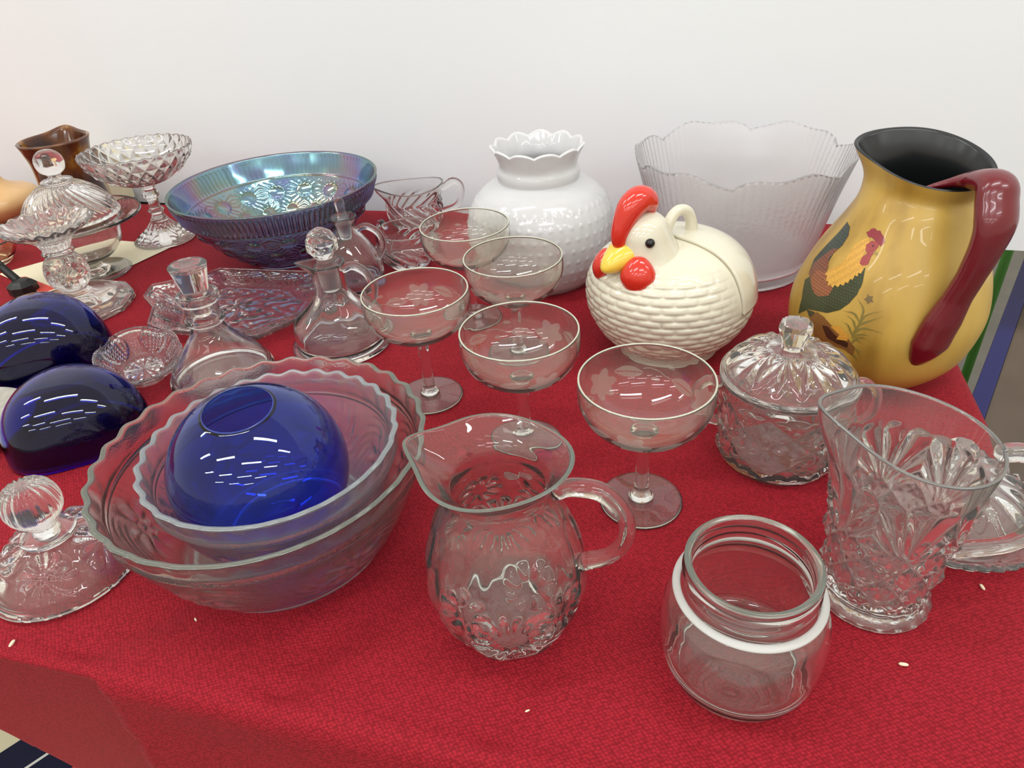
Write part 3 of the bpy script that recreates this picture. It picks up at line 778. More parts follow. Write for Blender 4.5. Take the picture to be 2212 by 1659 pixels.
def rooster_jug():
    t = thing('rooster_jug', 'ochre ceramic jug with painted rooster, dark inside and burgundy handle', 'jug', (.1645, .6412))
    JO = [(.045, .0), (.058, .008), (.074, .03), (.0805, .06), (.078, .085), (.068, .115), (.053, .145), (.0435, .168), (.0425, .180), (.049, .196)]
    JI = [(.0465, .1963), (.0392, .180), (.0400, .168), (.049, .145), (.064, .115), (.074, .085), (.0765, .06), (.070, .033), (.054, .012), (0, .008)]
    sx, sy = .968 * .014, .2427 * .014
    def fn(T, R, Z, O):
        w = sstep(.155, .196, Z)
        R = R * (1 + w * (.26 * bump(adiff(T, 2.75), .55) - .06 + .05 * np.cos(2 * adiff(T, 2.75))))
        Z = Z + w * (.0125 * np.cos(adiff(T, 1.95)) - .001)
        return R, Z, T
    def post(X, Y, Z, O):
        s = np.clip(Z / .2, 0, 1.1)
        return X + sx * s, Y + sy * s, Z
    lathe('jug_body', [([(0, .002), (.042, .0015), (.045, 0)], 1), (JO, 1)], M_JUG, t, 200, fn, post, d=.002)
    lathe('jug_inside', [([JO[-1], (.0482, .1972), JI[0]], .5), (JI, 0)], M_JUGIN, t, 200, fn, post, d=.002)
    hp = [(math.cos(a) * d, math.sin(a) * d, z) for a, d, z in ((-1.55, .034, .1815), (-1.15, .034, .1845), (-.90, .050, .1915), (-.95, .072, .1955), (-1.0, .081, .184), (-1.05, .0888, .166), (-1.1, .0880, .137), (-1.15, .083, .107), (-1.21, .0805, .082), (-1.25, .0790, .064), (-1.27, .0725, .048))]
    tube('handle', hp, [.0020, .0060, .0125, .0170, .0175, .0150, .0135, .0140, .0175, .0180, .0095], M_BURG, t, 26, .62, (.84, .54, 0), d=.002)
    # painted rooster: fine skin of coloured facets lying on the glaze
    pr = crv(JO, .0004)
    a = np.arange(-176, -100, .28); z = np.arange(44.0, 152.0, .38)
    A, Zm = np.meshgrid(a, z, indexing='ij')
    Ac, Zc = (A[:-1, :-1] + .14), (Zm[:-1, :-1] + .19)
    col = np.zeros(Ac.shape + (3,)); on = np.zeros(Ac.shape, bool)
    rng = np.random.default_rng(4)
    for s in STROKES:
        c = crv([(p[0], p[1]) for p in s], .8)
        dmin = np.full(Ac.shape, 9.0)
        for k, p in enumerate(c):
            wd = .95 * (1 - .75 * abs(2 * k / len(c) - .8))
            dmin = np.minimum(dmin, np.hypot((Ac - p[0]) * 1.35, Zc - p[1]) / max(wd, .25))
        m = dmin < 1
        col[m] = (.20, .15, .03); on |= m
    for name, (cc, poly) in DECAL.items():
        m = in_poly(Ac, Zc, poly)
        c = np.array(cc)[None, :] * (0.75 + .5 * rng.random((int(m.sum()), 1)))
        aa, zz = Ac[m], Zc[m]
        if name in ('body', 'wing', 'saddle', 'tail'):
            sc_ = np.abs(np.sin(aa * 1.5 + (np.floor(zz / 2.4) % 2) * 1.57)) * (zz / 2.4 % 1)
            c = c * (0.55 + 1.1 * sc_)[:, None]
        if name == 'neck':
            c = c * (0.88 + .18 * np.abs(np.sin(aa * .5 - zz * .35)))[:, None]
        col[m] = c; on |= m
    r = np.interp(Zm / 1000, pr[:, 1], pr[:, 0]) + .00035
    s = np.clip(Zm / 200, 0, 1.1)
    V = np.stack([r * np.cos(np.radians(A)) + sx * s, r * np.sin(np.radians(A)) + sy * s, Zm / 1000], -1).reshape(-1, 3)
    F = gridfaces(len(a), len(z), False)[on.ravel()]
    cf = col.reshape(-1, 3)[on.ravel()]
    m = mat('rooster_paint', rough=.35, Coat_Weight=.2)
    at = nd(m, 'ShaderNodeAttribute', attribute_name='paint'); lk(m, at.outputs['Color'], bsdf(m).inputs['Base Color'])
    used = np.zeros(len(V), bool); used[F.ravel()] = True; mp = np.cumsum(used) - 1
    o = mesh_obj('rooster_print', V[used], [mp[F]], m, t)
    at2 = o.data.attributes.new('paint', 'FLOAT_COLOR', 'FACE')
    at2.data.foreach_set('color', np.concatenate([cf, np.ones((len(cf), 1))], 1).astype(np.float32).ravel())
    o['label'] = 'painted rooster among grass'
rooster_jug()

# ------------------------------------------------------------------ carnival bowl
def carnival_bowl():
    t = thing('carnival_glass_bowl', 'dark blue iridescent carnival glass bowl with fluted rim band', 'bowl', (-.553, .827))
    H1 = .1035
    def fn(T, R, Z, O):
        w = O * sstep(.072, .077, Z) * sstep(.0995, .096, Z)
        R = R + w * .0046 * (np.abs(np.cos(60 * T)) - .5)
        lo = (O - .55 * (1 - O)) * sstep(.010, .016, Z) * sstep(.072, .066, Z)
        k = 16
        sl = np.clip(Z / .072, 0, 1)
        v = sl * 3.2; row = np.floor(v); u = T * k / (2 * PI) + .5 * (row % 2)
        du = (u % 1 - .5); dv = (v % 1 - .5); rho = np.hypot(du * 1.15, dv)
        btn = np.where(rho < .30, .9 * np.cos(rho / .30 * PI / 2) + .25, -.35 * np.cos(8 * np.arctan2(dv, du)) ** 2)
        R = R + lo * .0034 * btn
        return R, Z, T
    lathe('bowl_body', [([(0, .003), (.046, .002), (.052, .0), (.055, .003)], 1), ([(.055, .003), (.068, .012), (.088, .030), (.106, .050), (.122, .072)], 1), ([(.122, .072), (.1250, .0745), (.1300, .088), (.1365, H1)], 1),
                        ([(.1365, H1), (.1350, H1 + .001), (.1335, H1)], .4), ([(.1335, H1), (.1262, .087), (.1200, .0745)], 0), ([(.1200, .0745), (.103, .053), (.085, .034), (.062, .0145), (.045, .0095), (0, .009)], 0)], M_CARN, t, 720, fn, d=.0016)
carnival_bowl()

# ------------------------------------------------------------------ compote
def compote():
    t = thing('footed_compote', 'clear glass footed compote with diamond cut bowl beside the brown pitcher', 'compote', (-.7845, .8601))
    def fn(T, R, Z, O):
        w = O * sstep(.088, .094, Z)
        sl = (Z - .086) / .0165
        R = R + w * .0036 * (pyr(T * 24 / (2 * PI), sl * .75) - .45)
        e = sstep(.128, .136, Z)
        Z = Z + e * .0012 * (1 - 2 * np.abs(((T * 30 / (2 * PI)) % 1) - .5) * 2 * .8)
        return R, Z, T
    lathe('bowl', vessel([(0, .0830), (.010, .0835), (.034, .0905), (.056, .103), (.070, .119), (.0767, .1355)],
                         [(.0730, .1355), (.066, .120), (.052, .1065), (.032, .0955), (.010, .0895), (0, .0890)], .0006), G_CUT, t, 432, fn, d=.0012)
    lathe('stem', [([(0, .0330), (.0110, .0332), (.0085, .040), (.0120, .046)], 1), ([(.0120, .046), (.0085, .0500), (.0080, .062), (.0125, .070), (.0085, .078), (.0120, .0838), (0, .0842)], 1)], G_CUT, t, 12, d=.002, smooth=False)
    def ff(T, R, Z, O):
        w = O * sstep(.013, .018, R) * sstep(.042, .036, R)
        return R, Z + w * .0022 * (np.abs(np.cos(7 * T)) - .4), T
    lathe('foot', [([(0, .0030), (.030, .0020), (.043, .0)], 0), ([(.043, .0), (.0448, .0012), (.0445, .0032)], .3), ([(.0445, .0032), (.034, .0100), (.022, .0190), (.014, .029), (.0108, .0335), (0, .0338)], 1)], G_CUT, t, 196, ff, d=.0015)
compote()

# ------------------------------------------------------------------ lidded candy dish
def candy_dish():
    t = thing('covered_candy_dish', 'covered candy dish with swirled dome lid, ball knob and wide flange', 'candy dish', (-.8084, .736))
    lathe('dish', vessel([(0, .0165), (.012, .017), (.030, .0235), (.0470, .0400), (.0530, .060), (.0560, .0715), (.066, .0735), (.0853, .0785)],
                         [(.0850, .0815), (.066, .0768), (.0535, .0745), (.0495, .060), (.0440, .0425), (.028, .0275), (0, .0215)], .0004), G_CLEAR, t, 128, d=.002)
    lathe('foot', [([(0, .003), (.036, .0012), (.0465, .0)], 0), ([(.0465, .0), (.0484, .0012), (.0470, .0028)], 0), ([(.0470, .0028), (.028, .0060), (.013, .0105), (.011, .0168), (0, .0169)], 1)], G_CLEAR, t, 96, d=.002)
    def lf(T, R, Z, O):
        w = sstep(.010, .022, R) * sstep(.0600, .054, R) * O
        k = np.cos(30 * (T + 26 * (Z - .08) * .6))
        return R + w * .0011 * k, Z + w * .0011 * k, T
    lid = lathe('lid', [([(0, .1240), (.016, .1230), (.034, .1130), (.0475, .0975), (.0520, .0820)], 0), ([(.0520, .0820), (.0600, .0812), (.0606, .0830)], .2), ([(.0606, .0830), (.0540, .0955), (.0420, .1115), (.027, .1225), (.018, .1262)], 1), ([(.018, .1262), (.0195, .1290), (.0175, .1315), (.010, .1320), (0, .1322)], .2)], G_CLEAR, t, 240, lf, d=.0016)
    lathe('knob', [([(0, .1318), (.0085, .1320), (.0075, .1350), (.0085, .1385)], 1), ([(.0085, .1385), (.0150, .1435), (.0175, .1530), (.0150, .1620), (.0080, .1680), (0, .1695)], 1)], G_CLEAR, lid, 48, d=.0016)
candy_dish()

# ------------------------------------------------------------------ star ball compote (left)
def star_compote():
    t = thing('star_ball_compote', 'crystal footed dish with a star cut ball stem behind the blue bowls', 'compote', (-.745, .640))
    def bf(T, R, Z, O):
        w = O * sstep(.082, .086, Z)
        return R + w * .0015 * (np.abs(np.cos(10 * T)) - .4), Z + sstep(.105, .113, Z) * .0016 * np.cos(20 * T), T
    lathe('bowl', vessel([(0, .0800), (.0145, .0802), (.0165, .084), (.0200, .091), (.030, .099), (.044, .106), (.0520, .1130)],
                         [(.0490, .1135), (.042, .109), (.028, .1025), (.0160, .097), (0, .0945)], .0005), G_CUT, t, 160, bf, d=.0015)
    lathe('collar', [([(0, .0735), (.0150, .0736)], 1), ([(.0150, .0736), (.0190, .0765), (.0150, .0797)], 1), ([(.0150, .0797), (0, .0798)], 1)], G_CUT, t, 14, d=.003, smooth=False)
    def sf(T, R, Z, O):
        s = 0
        for k in range(6): s = s + star(T, Z, .024, k * PI / 3 + .2, .0520, .0125, 9)
        return R - .0048 * s * sstep(.010, .016, R), Z, T
    lathe('star_ball', [([(0, .0265), (.012, .0275), (.0215, .0360), (.0250, .0500), (.0215, .0640), (.0135, .0725), (0, .0737)], 1)], G_CUT, t, 240, sf, d=.0010)
    def ff(T, R, Z, O):
        w = O * sstep(.018, .024, R)
        k = 10; oct_ = np.cos(PI / k) / np.cos((T % (2 * PI / k)) - PI / k)
        R = R * (1 + sstep(.03, .05, R) * (oct_ - 1) * .8)
        return R, Z, T
    lathe('foot', [([(0, .0040), (.045, .0030), (.058, .0)], 0), ([(.058, .0), (.0620, .0005), (.0625, .0090)], .3), ([(.0625, .0090), (.054, .0135), (.0480, .0150)], 1), ([(.0480, .0150), (.036, .0200), (.018, .0235), (.0140, .0262), (0, .0264)], 1)], G_CUT, t, 160, ff, d=.0015)
star_compote()

# ------------------------------------------------------------------ cruets, decanter
def stopper_ball(parent, z, r):
    runs = [([(0, -r * .92), (r * .55, -r * .84)], 1), ([(r * .55, -r * .84), (r * .93, -r * .35)], 1), ([(r * .93, -r * .35), (r * .98, r * .15)], 1), ([(r * .98, r * .15), (r * .72, r * .68)], 1), ([(r * .72, r * .68), (r * .25, r * .97)], 1), ([(r * .25, r * .97), (0, r)], 1)]
    p = np.vstack([np.array(a) if i == 0 else np.array(a[1:]) for i, (a, _) in enumerate(runs)])
    M = len(p)
    def fn(T, R, Z, O): return R, Z, T + (np.arange(M) % 2)[:, None] * PI / 9
    return lathe('stopper_ball', (p, np.ones(M)), G_CUT, parent, 9, fn, smooth=False, loc=(0, 0, z))
def ball_cruet():
    t = thing('glass_cruet', 'bell shaped glass cruet with faceted ball stopper, spout and loop handle', 'cruet', (-.3685, .6058), rot=.20)
    def post(X, Y, Z, O):
        w = sstep(.082, .096, Z); g = bump(adiff(np.arctan2(Y, X), PI), .5)
        return X - w * g * .014, Y, Z + w * g * .001
    def fn(T, R, Z, O):
        w = O * sstep(.030, .036, Z) * sstep(.066, .058, Z)
        return R + w * .0008 * np.cos(8 * T), Z, T
    lathe('cruet_body', vessel([(0, .003), (.046, .0015), (.0515, .0), (.0537, .0022), (.0530, .005), (.0475, .0085), (.0485, .015), (.0490, .024), (.0440, .034), (.030, .046), (.0200, .058), (.0168, .070), (.0172, .084), (.0190, .0950)],
                               [(.0165, .0950), (.0135, .084), (.0130, .070), (.0160, .058), (.026, .046), (.0405, .033), (.0455, .024), (.0450, .015), (.0430, .0090), (.038, .007), (0, .0065)], .0006), G_CLEAR, t, 144, fn, post, d=.0016)
    st = lathe('stopper', [([(0, .064), (.0085, .0642)], 1), ([(.0085, .0642), (.0118, .0900)], 1), ([(.0118, .0900), (.0090, .0940), (.0085, .0985), (0, .0988)], 1)], G_GROUND, t, 40, d=.003)
    stopper_ball(st, .1155, .0170)
    tube('handle', [(.0165, 0, .0865), (.027, 0, .0905), (.040, 0, .0820), (.0445, 0, .066), (.040, 0, .050), (.0325, 0, .0405)], [.0048, .0050, .0048, .0046, .0044, .0050], G_CLEAR, t, 14, .9, (0, 1, 0))
ball_cruet()
def small_cruet():
    t = thing('glass_cruet', 'slender glass cruet with thin stopper standing before the iridescent bowl', 'cruet', (-.4190, .7480), rot=.15)
    lathe('cruet_body', vessel([(0, .003), (.033, .0015), (.0370, .0), (.0385, .004), (.0385, .022), (.0350, .038), (.0250, .056), (.0150, .070), (.0128, .080), (.0150, .0840), (.0170, .0890)],
                               [(.0145, .0890), (.0105, .080), (.0115, .070), (.0215, .056), (.0315, .038), (.0350, .022), (.0345, .008), (0, .0070)], .0006), G_CLEAR, t, 96, d=.0018)
    st = lathe('stopper', [([(0, .060), (.0066, .0602)], 1), ([(.0066, .0602), (.0098, .0820)], 1), ([(.0098, .0820), (.0060, .0860), (0, .0862)], 1)], G_GROUND, t, 32, d=.003)
    lathe('stopper_finial', [([(0, .0858), (.0056, .0860), (.0052, .0960), (.0060, .1060), (.0045, .1110), (0, .1118)], 1)], G_CLEAR, st, 24, d=.002)
    tube('handle', [(.0150, 0, .072), (.028, 0, .076), (.042, 0, .066), (.0450, 0, .050), (.0360, 0, .034)], [.0044, .0046, .0044, .0042, .0046], G_CLEAR, t, 14, .9, (0, 1, 0))
small_cruet()
def decanter():
    t = thing('glass_decanter', 'plain conical glass decanter with flat topped stopper', 'decanter', (-.4637, .5221))
    lathe('decanter_body', vessel([(0, .004), (.044, .002), (.0500, .0), (.0520, .004), (.0500, .012), (.0410, .026), (.0290, .041), (.0190, .054), (.0155, .0625), (.0158, .0650), (.0190, .0668), (.0192, .0702), (.0165, .0722), (.0162, .082), (.0172, .0868), (.0198, .0905), (.0198, .0965)],
                                  [(.0160, .0965), (.0140, .088), (.0125, .070), (.0130, .062), (.0160, .053), (.0255, .041), (.0375, .026), (.0460, .013), (.043, .008), (0, .0075)], .0006), G_CLEAR, t, 112, d=.0015)
    lathe('stopper', [([(0, .074), (.0080, .0742), (.0105, .092)], 1), ([(.0105, .092), (.0175, .1240)], 1), ([(.0175, .1240), (.0180, .1255), (.0168, .1268)], 1), ([(.0168, .1268), (0, .1262)], 1)], G_CLEAR, t, 56, d=.002).rotation_euler = (0, 0, 0)
decanter()

# ------------------------------------------------------------------ swirl creamer and sugar
def swirl_pair():
    t = thing('swirl_creamer', 'swirled clear glass creamer with loop handle against the white board', 'creamer', (-.405, .938), rot=.32)
    def fn(T, R, Z, O):
        w = O * sstep(.004, .010, Z) * sstep(.046, .036, Z)
        k = np.abs(np.cos(7 * (T + 30 * Z))) - .45
        return R + w * .0038 * k, Z + sstep(.05, .066, Z) * .003 * np.cos(2 * T), T
    def post(X, Y, Z, O):
        w = sstep(.040, .066, Z); g = bump(adiff(np.arctan2(Y, X), PI), .55)
        return X * (1 + .10 * w) - w * g * .010, Y * (1 - .06 * w), Z
    lathe('creamer_body', vessel([(0, .003), (.026, .0015), (.0300, .0), (.0325, .004), (.0375, .018), (.0400, .034), (.0395, .048), (.0415, .064)],
                                 [(.0393, .064), (.0370, .048), (.0365, .034), (.0330, .018), (.027, .009), (0, .008)], .0007), G_CLEAR, t, 224, fn, post, d=.0014, lips=[(.25, .75, L_CLEAR)])
    tube('handle', [(.0420, 0, .0555), (.0500, 0, .0600), (.0590, 0, .0650), (.0685, 0, .0600), (.0700, 0, .046), (.0620, 0, .030), (.0395, 0, .022)], [.0050, .0060, .0050, .0048, .0046, .0044, .0048], G_CLEAR, t, 14, .9, (0, 1, 0))
    t = thing('swirl_sugar_bowl', 'small open swirled glass sugar bowl beside the coupes', 'sugar bowl', (-.3697, .8149), rot=.35)
    def fn2(T, R, Z, O):
        w = O * sstep(.004, .010, Z) * sstep(.034, .026, Z)
        k = np.abs(np.cos(7 * (T + 34 * Z))) - .45
        return R + w * .0036 * k, Z, T
    lathe('bowl_body', vessel([(0, .003), (.022, .0015), (.0255, .0), (.0285, .004), (.0365, .016), (.0400, .028), (.0395, .038), (.0394, .0480)],
                              [(.0372, .0480), (.0370, .038), (.0365, .028), (.0325, .017), (.025, .0085), (0, .008)], .0007), G_CLEAR, t, 224, fn2, d=.0014, lips=[(.25, .75, L_CLEAR)])
    for a in (2.35, 2.35 + PI):
        ca, sa = math.cos(a), math.sin(a)
        tube('handle', [(ca * r, sa * r, z) for r, z in ((.0385, .041), (.0460, .0480), (.0520, .043), (.0520, .033), (.0460, .024), (.0385, .022))], [.0040, .0046, .0042, .0038, .0038, .0042], G_CLEAR, t, 12, .9, (-sa, ca, 0))
swirl_pair()

# ------------------------------------------------------------------ polar dishes: tray and relish dish
def polar_dish(name, outline, zs, thick, material, parent, relief, n=320, m=60):
    """outline: theta -> radius ; zs: s -> height of upper face (0 centre, 1 edge)"""
    th = np.linspace(0, 2 * PI, n, endpoint=False); r = outline(th)
    s = np.linspace(0.015, 1, m)
    S, T = np.meshgrid(s, th, indexing='ij'); Rr = S * r[None]
    X, Y = Rr * np.cos(T), Rr * np.sin(T)
    Zt = zs(S, T) + relief(X, Y, S, T)
    Zb = np.maximum(zs(S, T) - thick, 0.0)
    top = np.stack([X, Y, Zt], -1)[::-1]; bot = np.stack([X, Y, Zb], -1)
    # bottom centre -> edge -> top centre
    V = np.concatenate([bot, top]).reshape(-1, 3)
    M = 2 * m
    F = [gridfaces(M, n)]
    c0 = len(V); V = np.vstack([V, (0, 0, Zb[0, 0]), (0, 0, Zt[0].mean())]); j = np.arange(n); j2 = (j + 1) % n
    F += [np.stack([np.full(n, c0), j2, j], -1), np.stack([np.full(n, c0 + 1), (M - 1) * n + j, (M - 1) * n + j2], -1)]
    return mesh_obj(name, V, F, material, parent)
def poly_radius(P):
    P = np.array(P); 
    def f(th):
        out = np.zeros_like(th)
        for k, a in enumerate(th):
            d = np.array([math.cos(a), math.sin(a)]); best = 0
            for i in range(len(P)):
                p, q = P[i], P[(i + 1) % len(P)]; e = q - p
                den = d[0] * e[1] - d[1] * e[0]
                if abs(den) < 1e-12: continue
                tt = (p[0] * e[1] - p[1] * e[0]) / den; uu = (p[0] * d[1] - p[1] * d[0]) / den
                if tt > 0 and -1e-9 <= uu <= 1 + 1e-9: best = max(best, tt)
            out[k] = best
        k = np.array([1, 2, 1]) / 4
        for _ in range(2): out = np.convolve(np.concatenate([out[-1:], out, out[:1]]), k, 'valid')
        return out
    return f
def tray():
    cx, cy_ = -.535, .660
    pts = [(-.645, .699), (-.615, .722), (-.606, .738), (-.468, .743), (-.426, .706), (-.405, .700), (-.398, .655), (-.412, .640), (-.432, .618), (-.455, .578), (-.496, .578), (-.535, .577), (-.575, .577), (-.602, .586), (-.625, .626), (-.658, .651), (-.669, .681)]
    t = thing('pressed_glass_tray', 'flat eight sided pressed glass tray with scroll relief under the decanter', 'tray', (cx, cy_))
    P = [(a - cx, b - cy_) for a, b in pts]
    zs = lambda S, T: .0045 + .0115 * sstep(.62, .97, S)
    def rel(X, Y, S, T):
        rim = sstep(.66, .70, S) * sstep(.97, .93, S)
        scroll = np.sin(150 * X + 60 * np.sin(90 * Y)) * np.sin(190 * Y + 1.4 * np.sin(120 * X))
        cen = sstep(.60, .56, S)
        ph = np.arctan2(Y, X); rho = np.hypot(X, Y)
        fl = np.abs(np.cos(4 * ph)) * bump(rho - .016, .012) + .6 * np.sin(260 * X + 2 * np.sin(140 * Y)) * np.sin(210 * Y) * sstep(.028, .036, rho)
        edge = bump(S - .985, .02) + .8 * bump(S - .61, .02)
        return .0026 * rim * scroll + .0022 * cen * fl + .0016 * edge
    polar_dish('tray_body', poly_radius(P), zs, .0042, G_CLEAR, t, rel, 360, 90)
tray()
def relish():
    cx, cy_ = -.5575, .5170
    t = thing('relish_dish', 'boat shaped pressed glass relish dish with saw tooth rim beside the blue bowls', 'relish dish', (cx, cy_), rot=-.75)
    def outl(th):
        a, b = .063, .0420
        r = 1 / np.sqrt((np.cos(th) / a) ** 2 + (np.sin(th) / b) ** 2)
        return r * (1 + .035 * np.abs(np.cos(3 * th)) - .01 + .010 * np.abs(np.cos(33 * th)))
    zs = lambda S, T: .005 + .017 * sstep(.45, 1.02, S) + .003 * sstep(.8, 1, S) * np.abs(np.cos(3 * T))
    def rel(X, Y, S, T):
        w = sstep(.50, .56, S) * sstep(.96, .92, S)
        k = 6; tt = ((T * k / (2 * PI)) % 1 - .5)
        ves = np.abs(tt) < .34 * np.sqrt(np.clip(1 - ((S - .74) / .22) ** 2, 0, 1))
        hatch = np.abs(np.sin(62 * S)) * np.abs(np.sin(k * 5 * T))
        edge = bump(np.abs(tt) - .34 * np.sqrt(np.clip(1 - ((S - .74) / .22) ** 2, 0, 1)), .03)
        ph = np.arctan2(Y, X); rho = np.hypot(X, Y)
        cen = sstep(.46, .42, S) * np.abs(np.cos(8 * ph)) * np.clip(rho / .02, 0, 1)
        return .0034 * w * (np.where(ves, hatch, .2 * np.abs(np.sin(60 * S))) + 1.1 * edge) + .0016 * cen
    polar_dish('dish_body', outl, zs, .0048, G_CLEAR, t, rel, 480, 170)
relish()

# ------------------------------------------------------------------ cobalt bowls, upside down
def blue_bowl(label, xy, rot, r, h, ax):
    t = thing('cobalt_bowl', label, 'bowl', xy, 0, rot, 'pair of upturned cobalt blue bowls')
    def fn(T, R, Z, O):
        return R * (1 + .085 * np.cos(3 * T) * (1 - .55 * Z / h) + ax * np.cos(2 * T)), Z * (1 + .03 * np.cos(T) * R / r), T
    q = [(r * np.sin(a) ** .80, h * np.cos(a) ** .78) for a in np.linspace(PI / 2, 0.0, 30)]
    q = [(max(a, 0), b) for a, b in q]
    qi = [((r - .0035) / r * a, max(0, b - .0035 * (b / h))) for a, b in q[::-1]]
    p = np.vstack([np.array(qi), np.array(q)])
    o = np.concatenate([np.zeros(len(qi)), np.ones(len(q))])
    p[0, 0] = 0; p[-1, 0] = 0
    lathe('bowl_body', (p, o), G_BLUE, t, 128, fn)
blue_bowl('upturned deep cobalt blue bowl nearer to the star ball compote', (-.679, .522), .10, .063, .076, .045)
blue_bowl('upturned deep cobalt blue bowl nearer to the glass lid with ribbed knob', (-.544, .410), .25, .059, .066, .04)

# ------------------------------------------------------------------ domed lid front left
def ribbed_lid():
    t = thing('glass_dome_lid', 'round clear cut glass dome lid with ribbed ball knob lying on the cloth', 'lid', (-.4330, .2680))
    def fn(T, R, Z, O):
        w = O * sstep(.017, .022, R) * sstep(.048, .044, R)
        k = 5; tt = ((T * k / (2 * PI) + .3) % 1 - .5) * 2 * PI / k
        dx = tt * .036; dz = R - .036; rho = np.hypot(dx, dz); ph = np.arctan2(dz, dx)
        s = (np.abs(np.cos(5 * ph + 90 * rho)) - .35) * sstep(.021, .015, rho)
        return R, Z + w * .0042 * s, T
    lathe('dome', [([(0, .0300), (.014, .0295), (.034, .0205), (.0440, .0100), (.0460, .0010)], 0), ([(.0460, .0010), (.0485, .0), (.0515, .0012)], .3), ([(.0515, .0012), (.0505, .0060), (.0455, .0140), (.034, .0262), (.022, .0325), (.0180, .0335)], 1),
                   ([(.0180, .0335), (.0190, .0358), (.0170, .0378), (.009, .0400), (.0065, .0420), (0, .0422)], .2)], G_CUT, t, 260, fn, d=.0012)
    def kf(T, R, Z, O):
        w = sstep(.004, .008, R)
        return R + w * (.0012 * (np.abs(np.cos(9 * T)) - .5)), Z + .0006 * np.cos(18 * T) * sstep(.003, .008, R), T
    lathe('knob', [([(0, .0415), (.0070, .0418), (.0120, .0480), (.0175, .0560), (.0185, .0640), (.0162, .0730), (.0100, .0790), (0, .0810)], 1)], G_CUT, t, 180, kf, d=.0010)
ribbed_lid()

# ------------------------------------------------------------------ brown mug-pitcher, vase, small things at the left
def brown_pitcher():
    t = thing('brown_pitcher', 'brown treacle glazed ceramic pitcher with pinched spout behind the candy dish', 'pitcher', (-.968, .905))
    def post(X, Y, Z, O):
        w = sstep(.10, .136, Z); g = bump(adiff(np.arctan2(Y, X), 2.0), .40)
        return X + w * g * .012 * math.cos(2.0), Y + w * g * .012 * math.sin(2.0), Z + w * g * .006
    lathe('pitcher_body', vessel([(0, .003), (.040, .0015), (.0440, .0), (.0470, .006), (.0475, .03), (.0440, .07), (.0430, .10), (.0470, .123), (.0510, .136)],
                                 [(.0465, .136), (.0425, .122), (.0385, .10), (.0395, .07), (.0425, .03), (.040, .008), (0, .007)], .0012), M_MUG, t, 96, None, post, d=.003)
    a = -1.15; ca, sa = math.cos(a), math.sin(a)
    tube('handle', [(ca * r, sa * r, z) for r, z in ((.0440, .118), (.056, .124), (.070, .112), (.076, .085), (.070, .055), (.0455, .036))], [.0065, .0075, .0075, .0070, .0065, .0070], M_MUG, t, 16, .75, (-sa, ca, 0))
brown_pitcher()
def peach_vase():
    t = thing('peach_vase', 'peach glazed vase with broad shoulder and thin neck beside the brown pitcher', 'vase', (-1.165, .930))
    lathe('vase_body', vessel([(0, .003), (.045, .001), (.05, 0), (.062, .012), (.068, .026), (.060, .040), (.034, .050), (.020, .064), (.0150, .10), (.0140, .125), (.0190, .142)],
                              [(.0165, .142), (.011, .125), (.011, .10), (.015, .066), (.029, .046), (.055, .036), (.062, .026), (.055, .014), (0, .007)], .001), M_PEACH, t, 72, d=.003)
peach_vase()
def amber_bowl():
    t = thing('amber_bowl', 'small amber tinted glass bowl beside the cream paper', 'bowl', (-1.000, .745))
    lathe('bowl_body', vessel([(0, .002), (.022, .001), (.026, .0), (.034, .008), (.042, .022), (.046, .036)], [(.0435, .036), (.039, .022), (.031, .010), (.02, .006), (0, .005)], .0006), G_AMBER, t, 64, d=.002)
amber_bowl()
def flat_poly(name, pts, z, th, material, parent=None):
    n = len(pts); V = [(x, y, z) for x, y in pts] + [(x, y, z + th) for x, y in pts]
    me = bpy.data.meshes.new(name)
    faces = [list(range(n))[::-1], list(range(n, 2 * n))] + [[i, (i + 1) % n, n + (i + 1) % n, n + i] for i in range(n)]
    me.from_pydata(V, [], faces); me.materials.append(material)
    o = bpy.data.objects.new(name, me); COL.objects.link(o)
    if parent: o.parent = parent
    return o
def paper():
    t = thing('paper_sheet', 'cream paper sheet with red printed edge under the covered candy dish', 'paper', (-.86, .75))
    c = (-.86, .75)
    flat_poly('sheet', [(x - c[0], y - c[1]) for x, y in [(-.752, .838), (-.86, .845), (-.955, .715), (-.835, .668), (-.776, .739)]], .0002, .0004, M_PAPER, t)
    flat_poly('red_print', [(x - c[0], y - c[1]) for x, y in [(-.925, .7035), (-.905, .712), (-.828, .684), (-.835, .6685)]], .0006, .0001, M_REDPRINT, t)
paper()
tag(box('cream_card_box', -1.075, -.978, .985, 1.035, TZ, TZ + .050, M_CARD, None, .001), 'small cream cardboard box against the white board behind the compote', 'box')
def iron_stand():
    t = thing('iron_stand', 'black wrought iron candle stand with twisted rod behind the blue bowl', 'candle stand', (-.868, .672))
    lathe('base', [([(0, 0), (.018, 0)], 1), ([(.018, 0), (.018, .010)], 1), ([(.018, .010), (.010, .016), (0, .018)], 1)], M_IRON, t, 8, d=.004, smooth=False)
    tube('rod', [(-.004, .002, .012), (-.030, .004, .040), (-.060, .006, .085), (-.085, .008, .120)], [.0055, .005, .005, .005], M_IRON, t, 8, d=.006)
    for k in range(7):
        f = .18 + k * .11
        tube('wire_wrap', [(-.010 - .082 * f + d1, .003 + .006 * f + d2, .016 + .108 * f + d3) for d1, d2, d3 in ((-.004, -.0055, 0), (.001, -.0065, .002), (.005, -.003, .004))], [.0012, .0012, .0012], M_STEEL, t, 6, d=.002)
iron_stand()
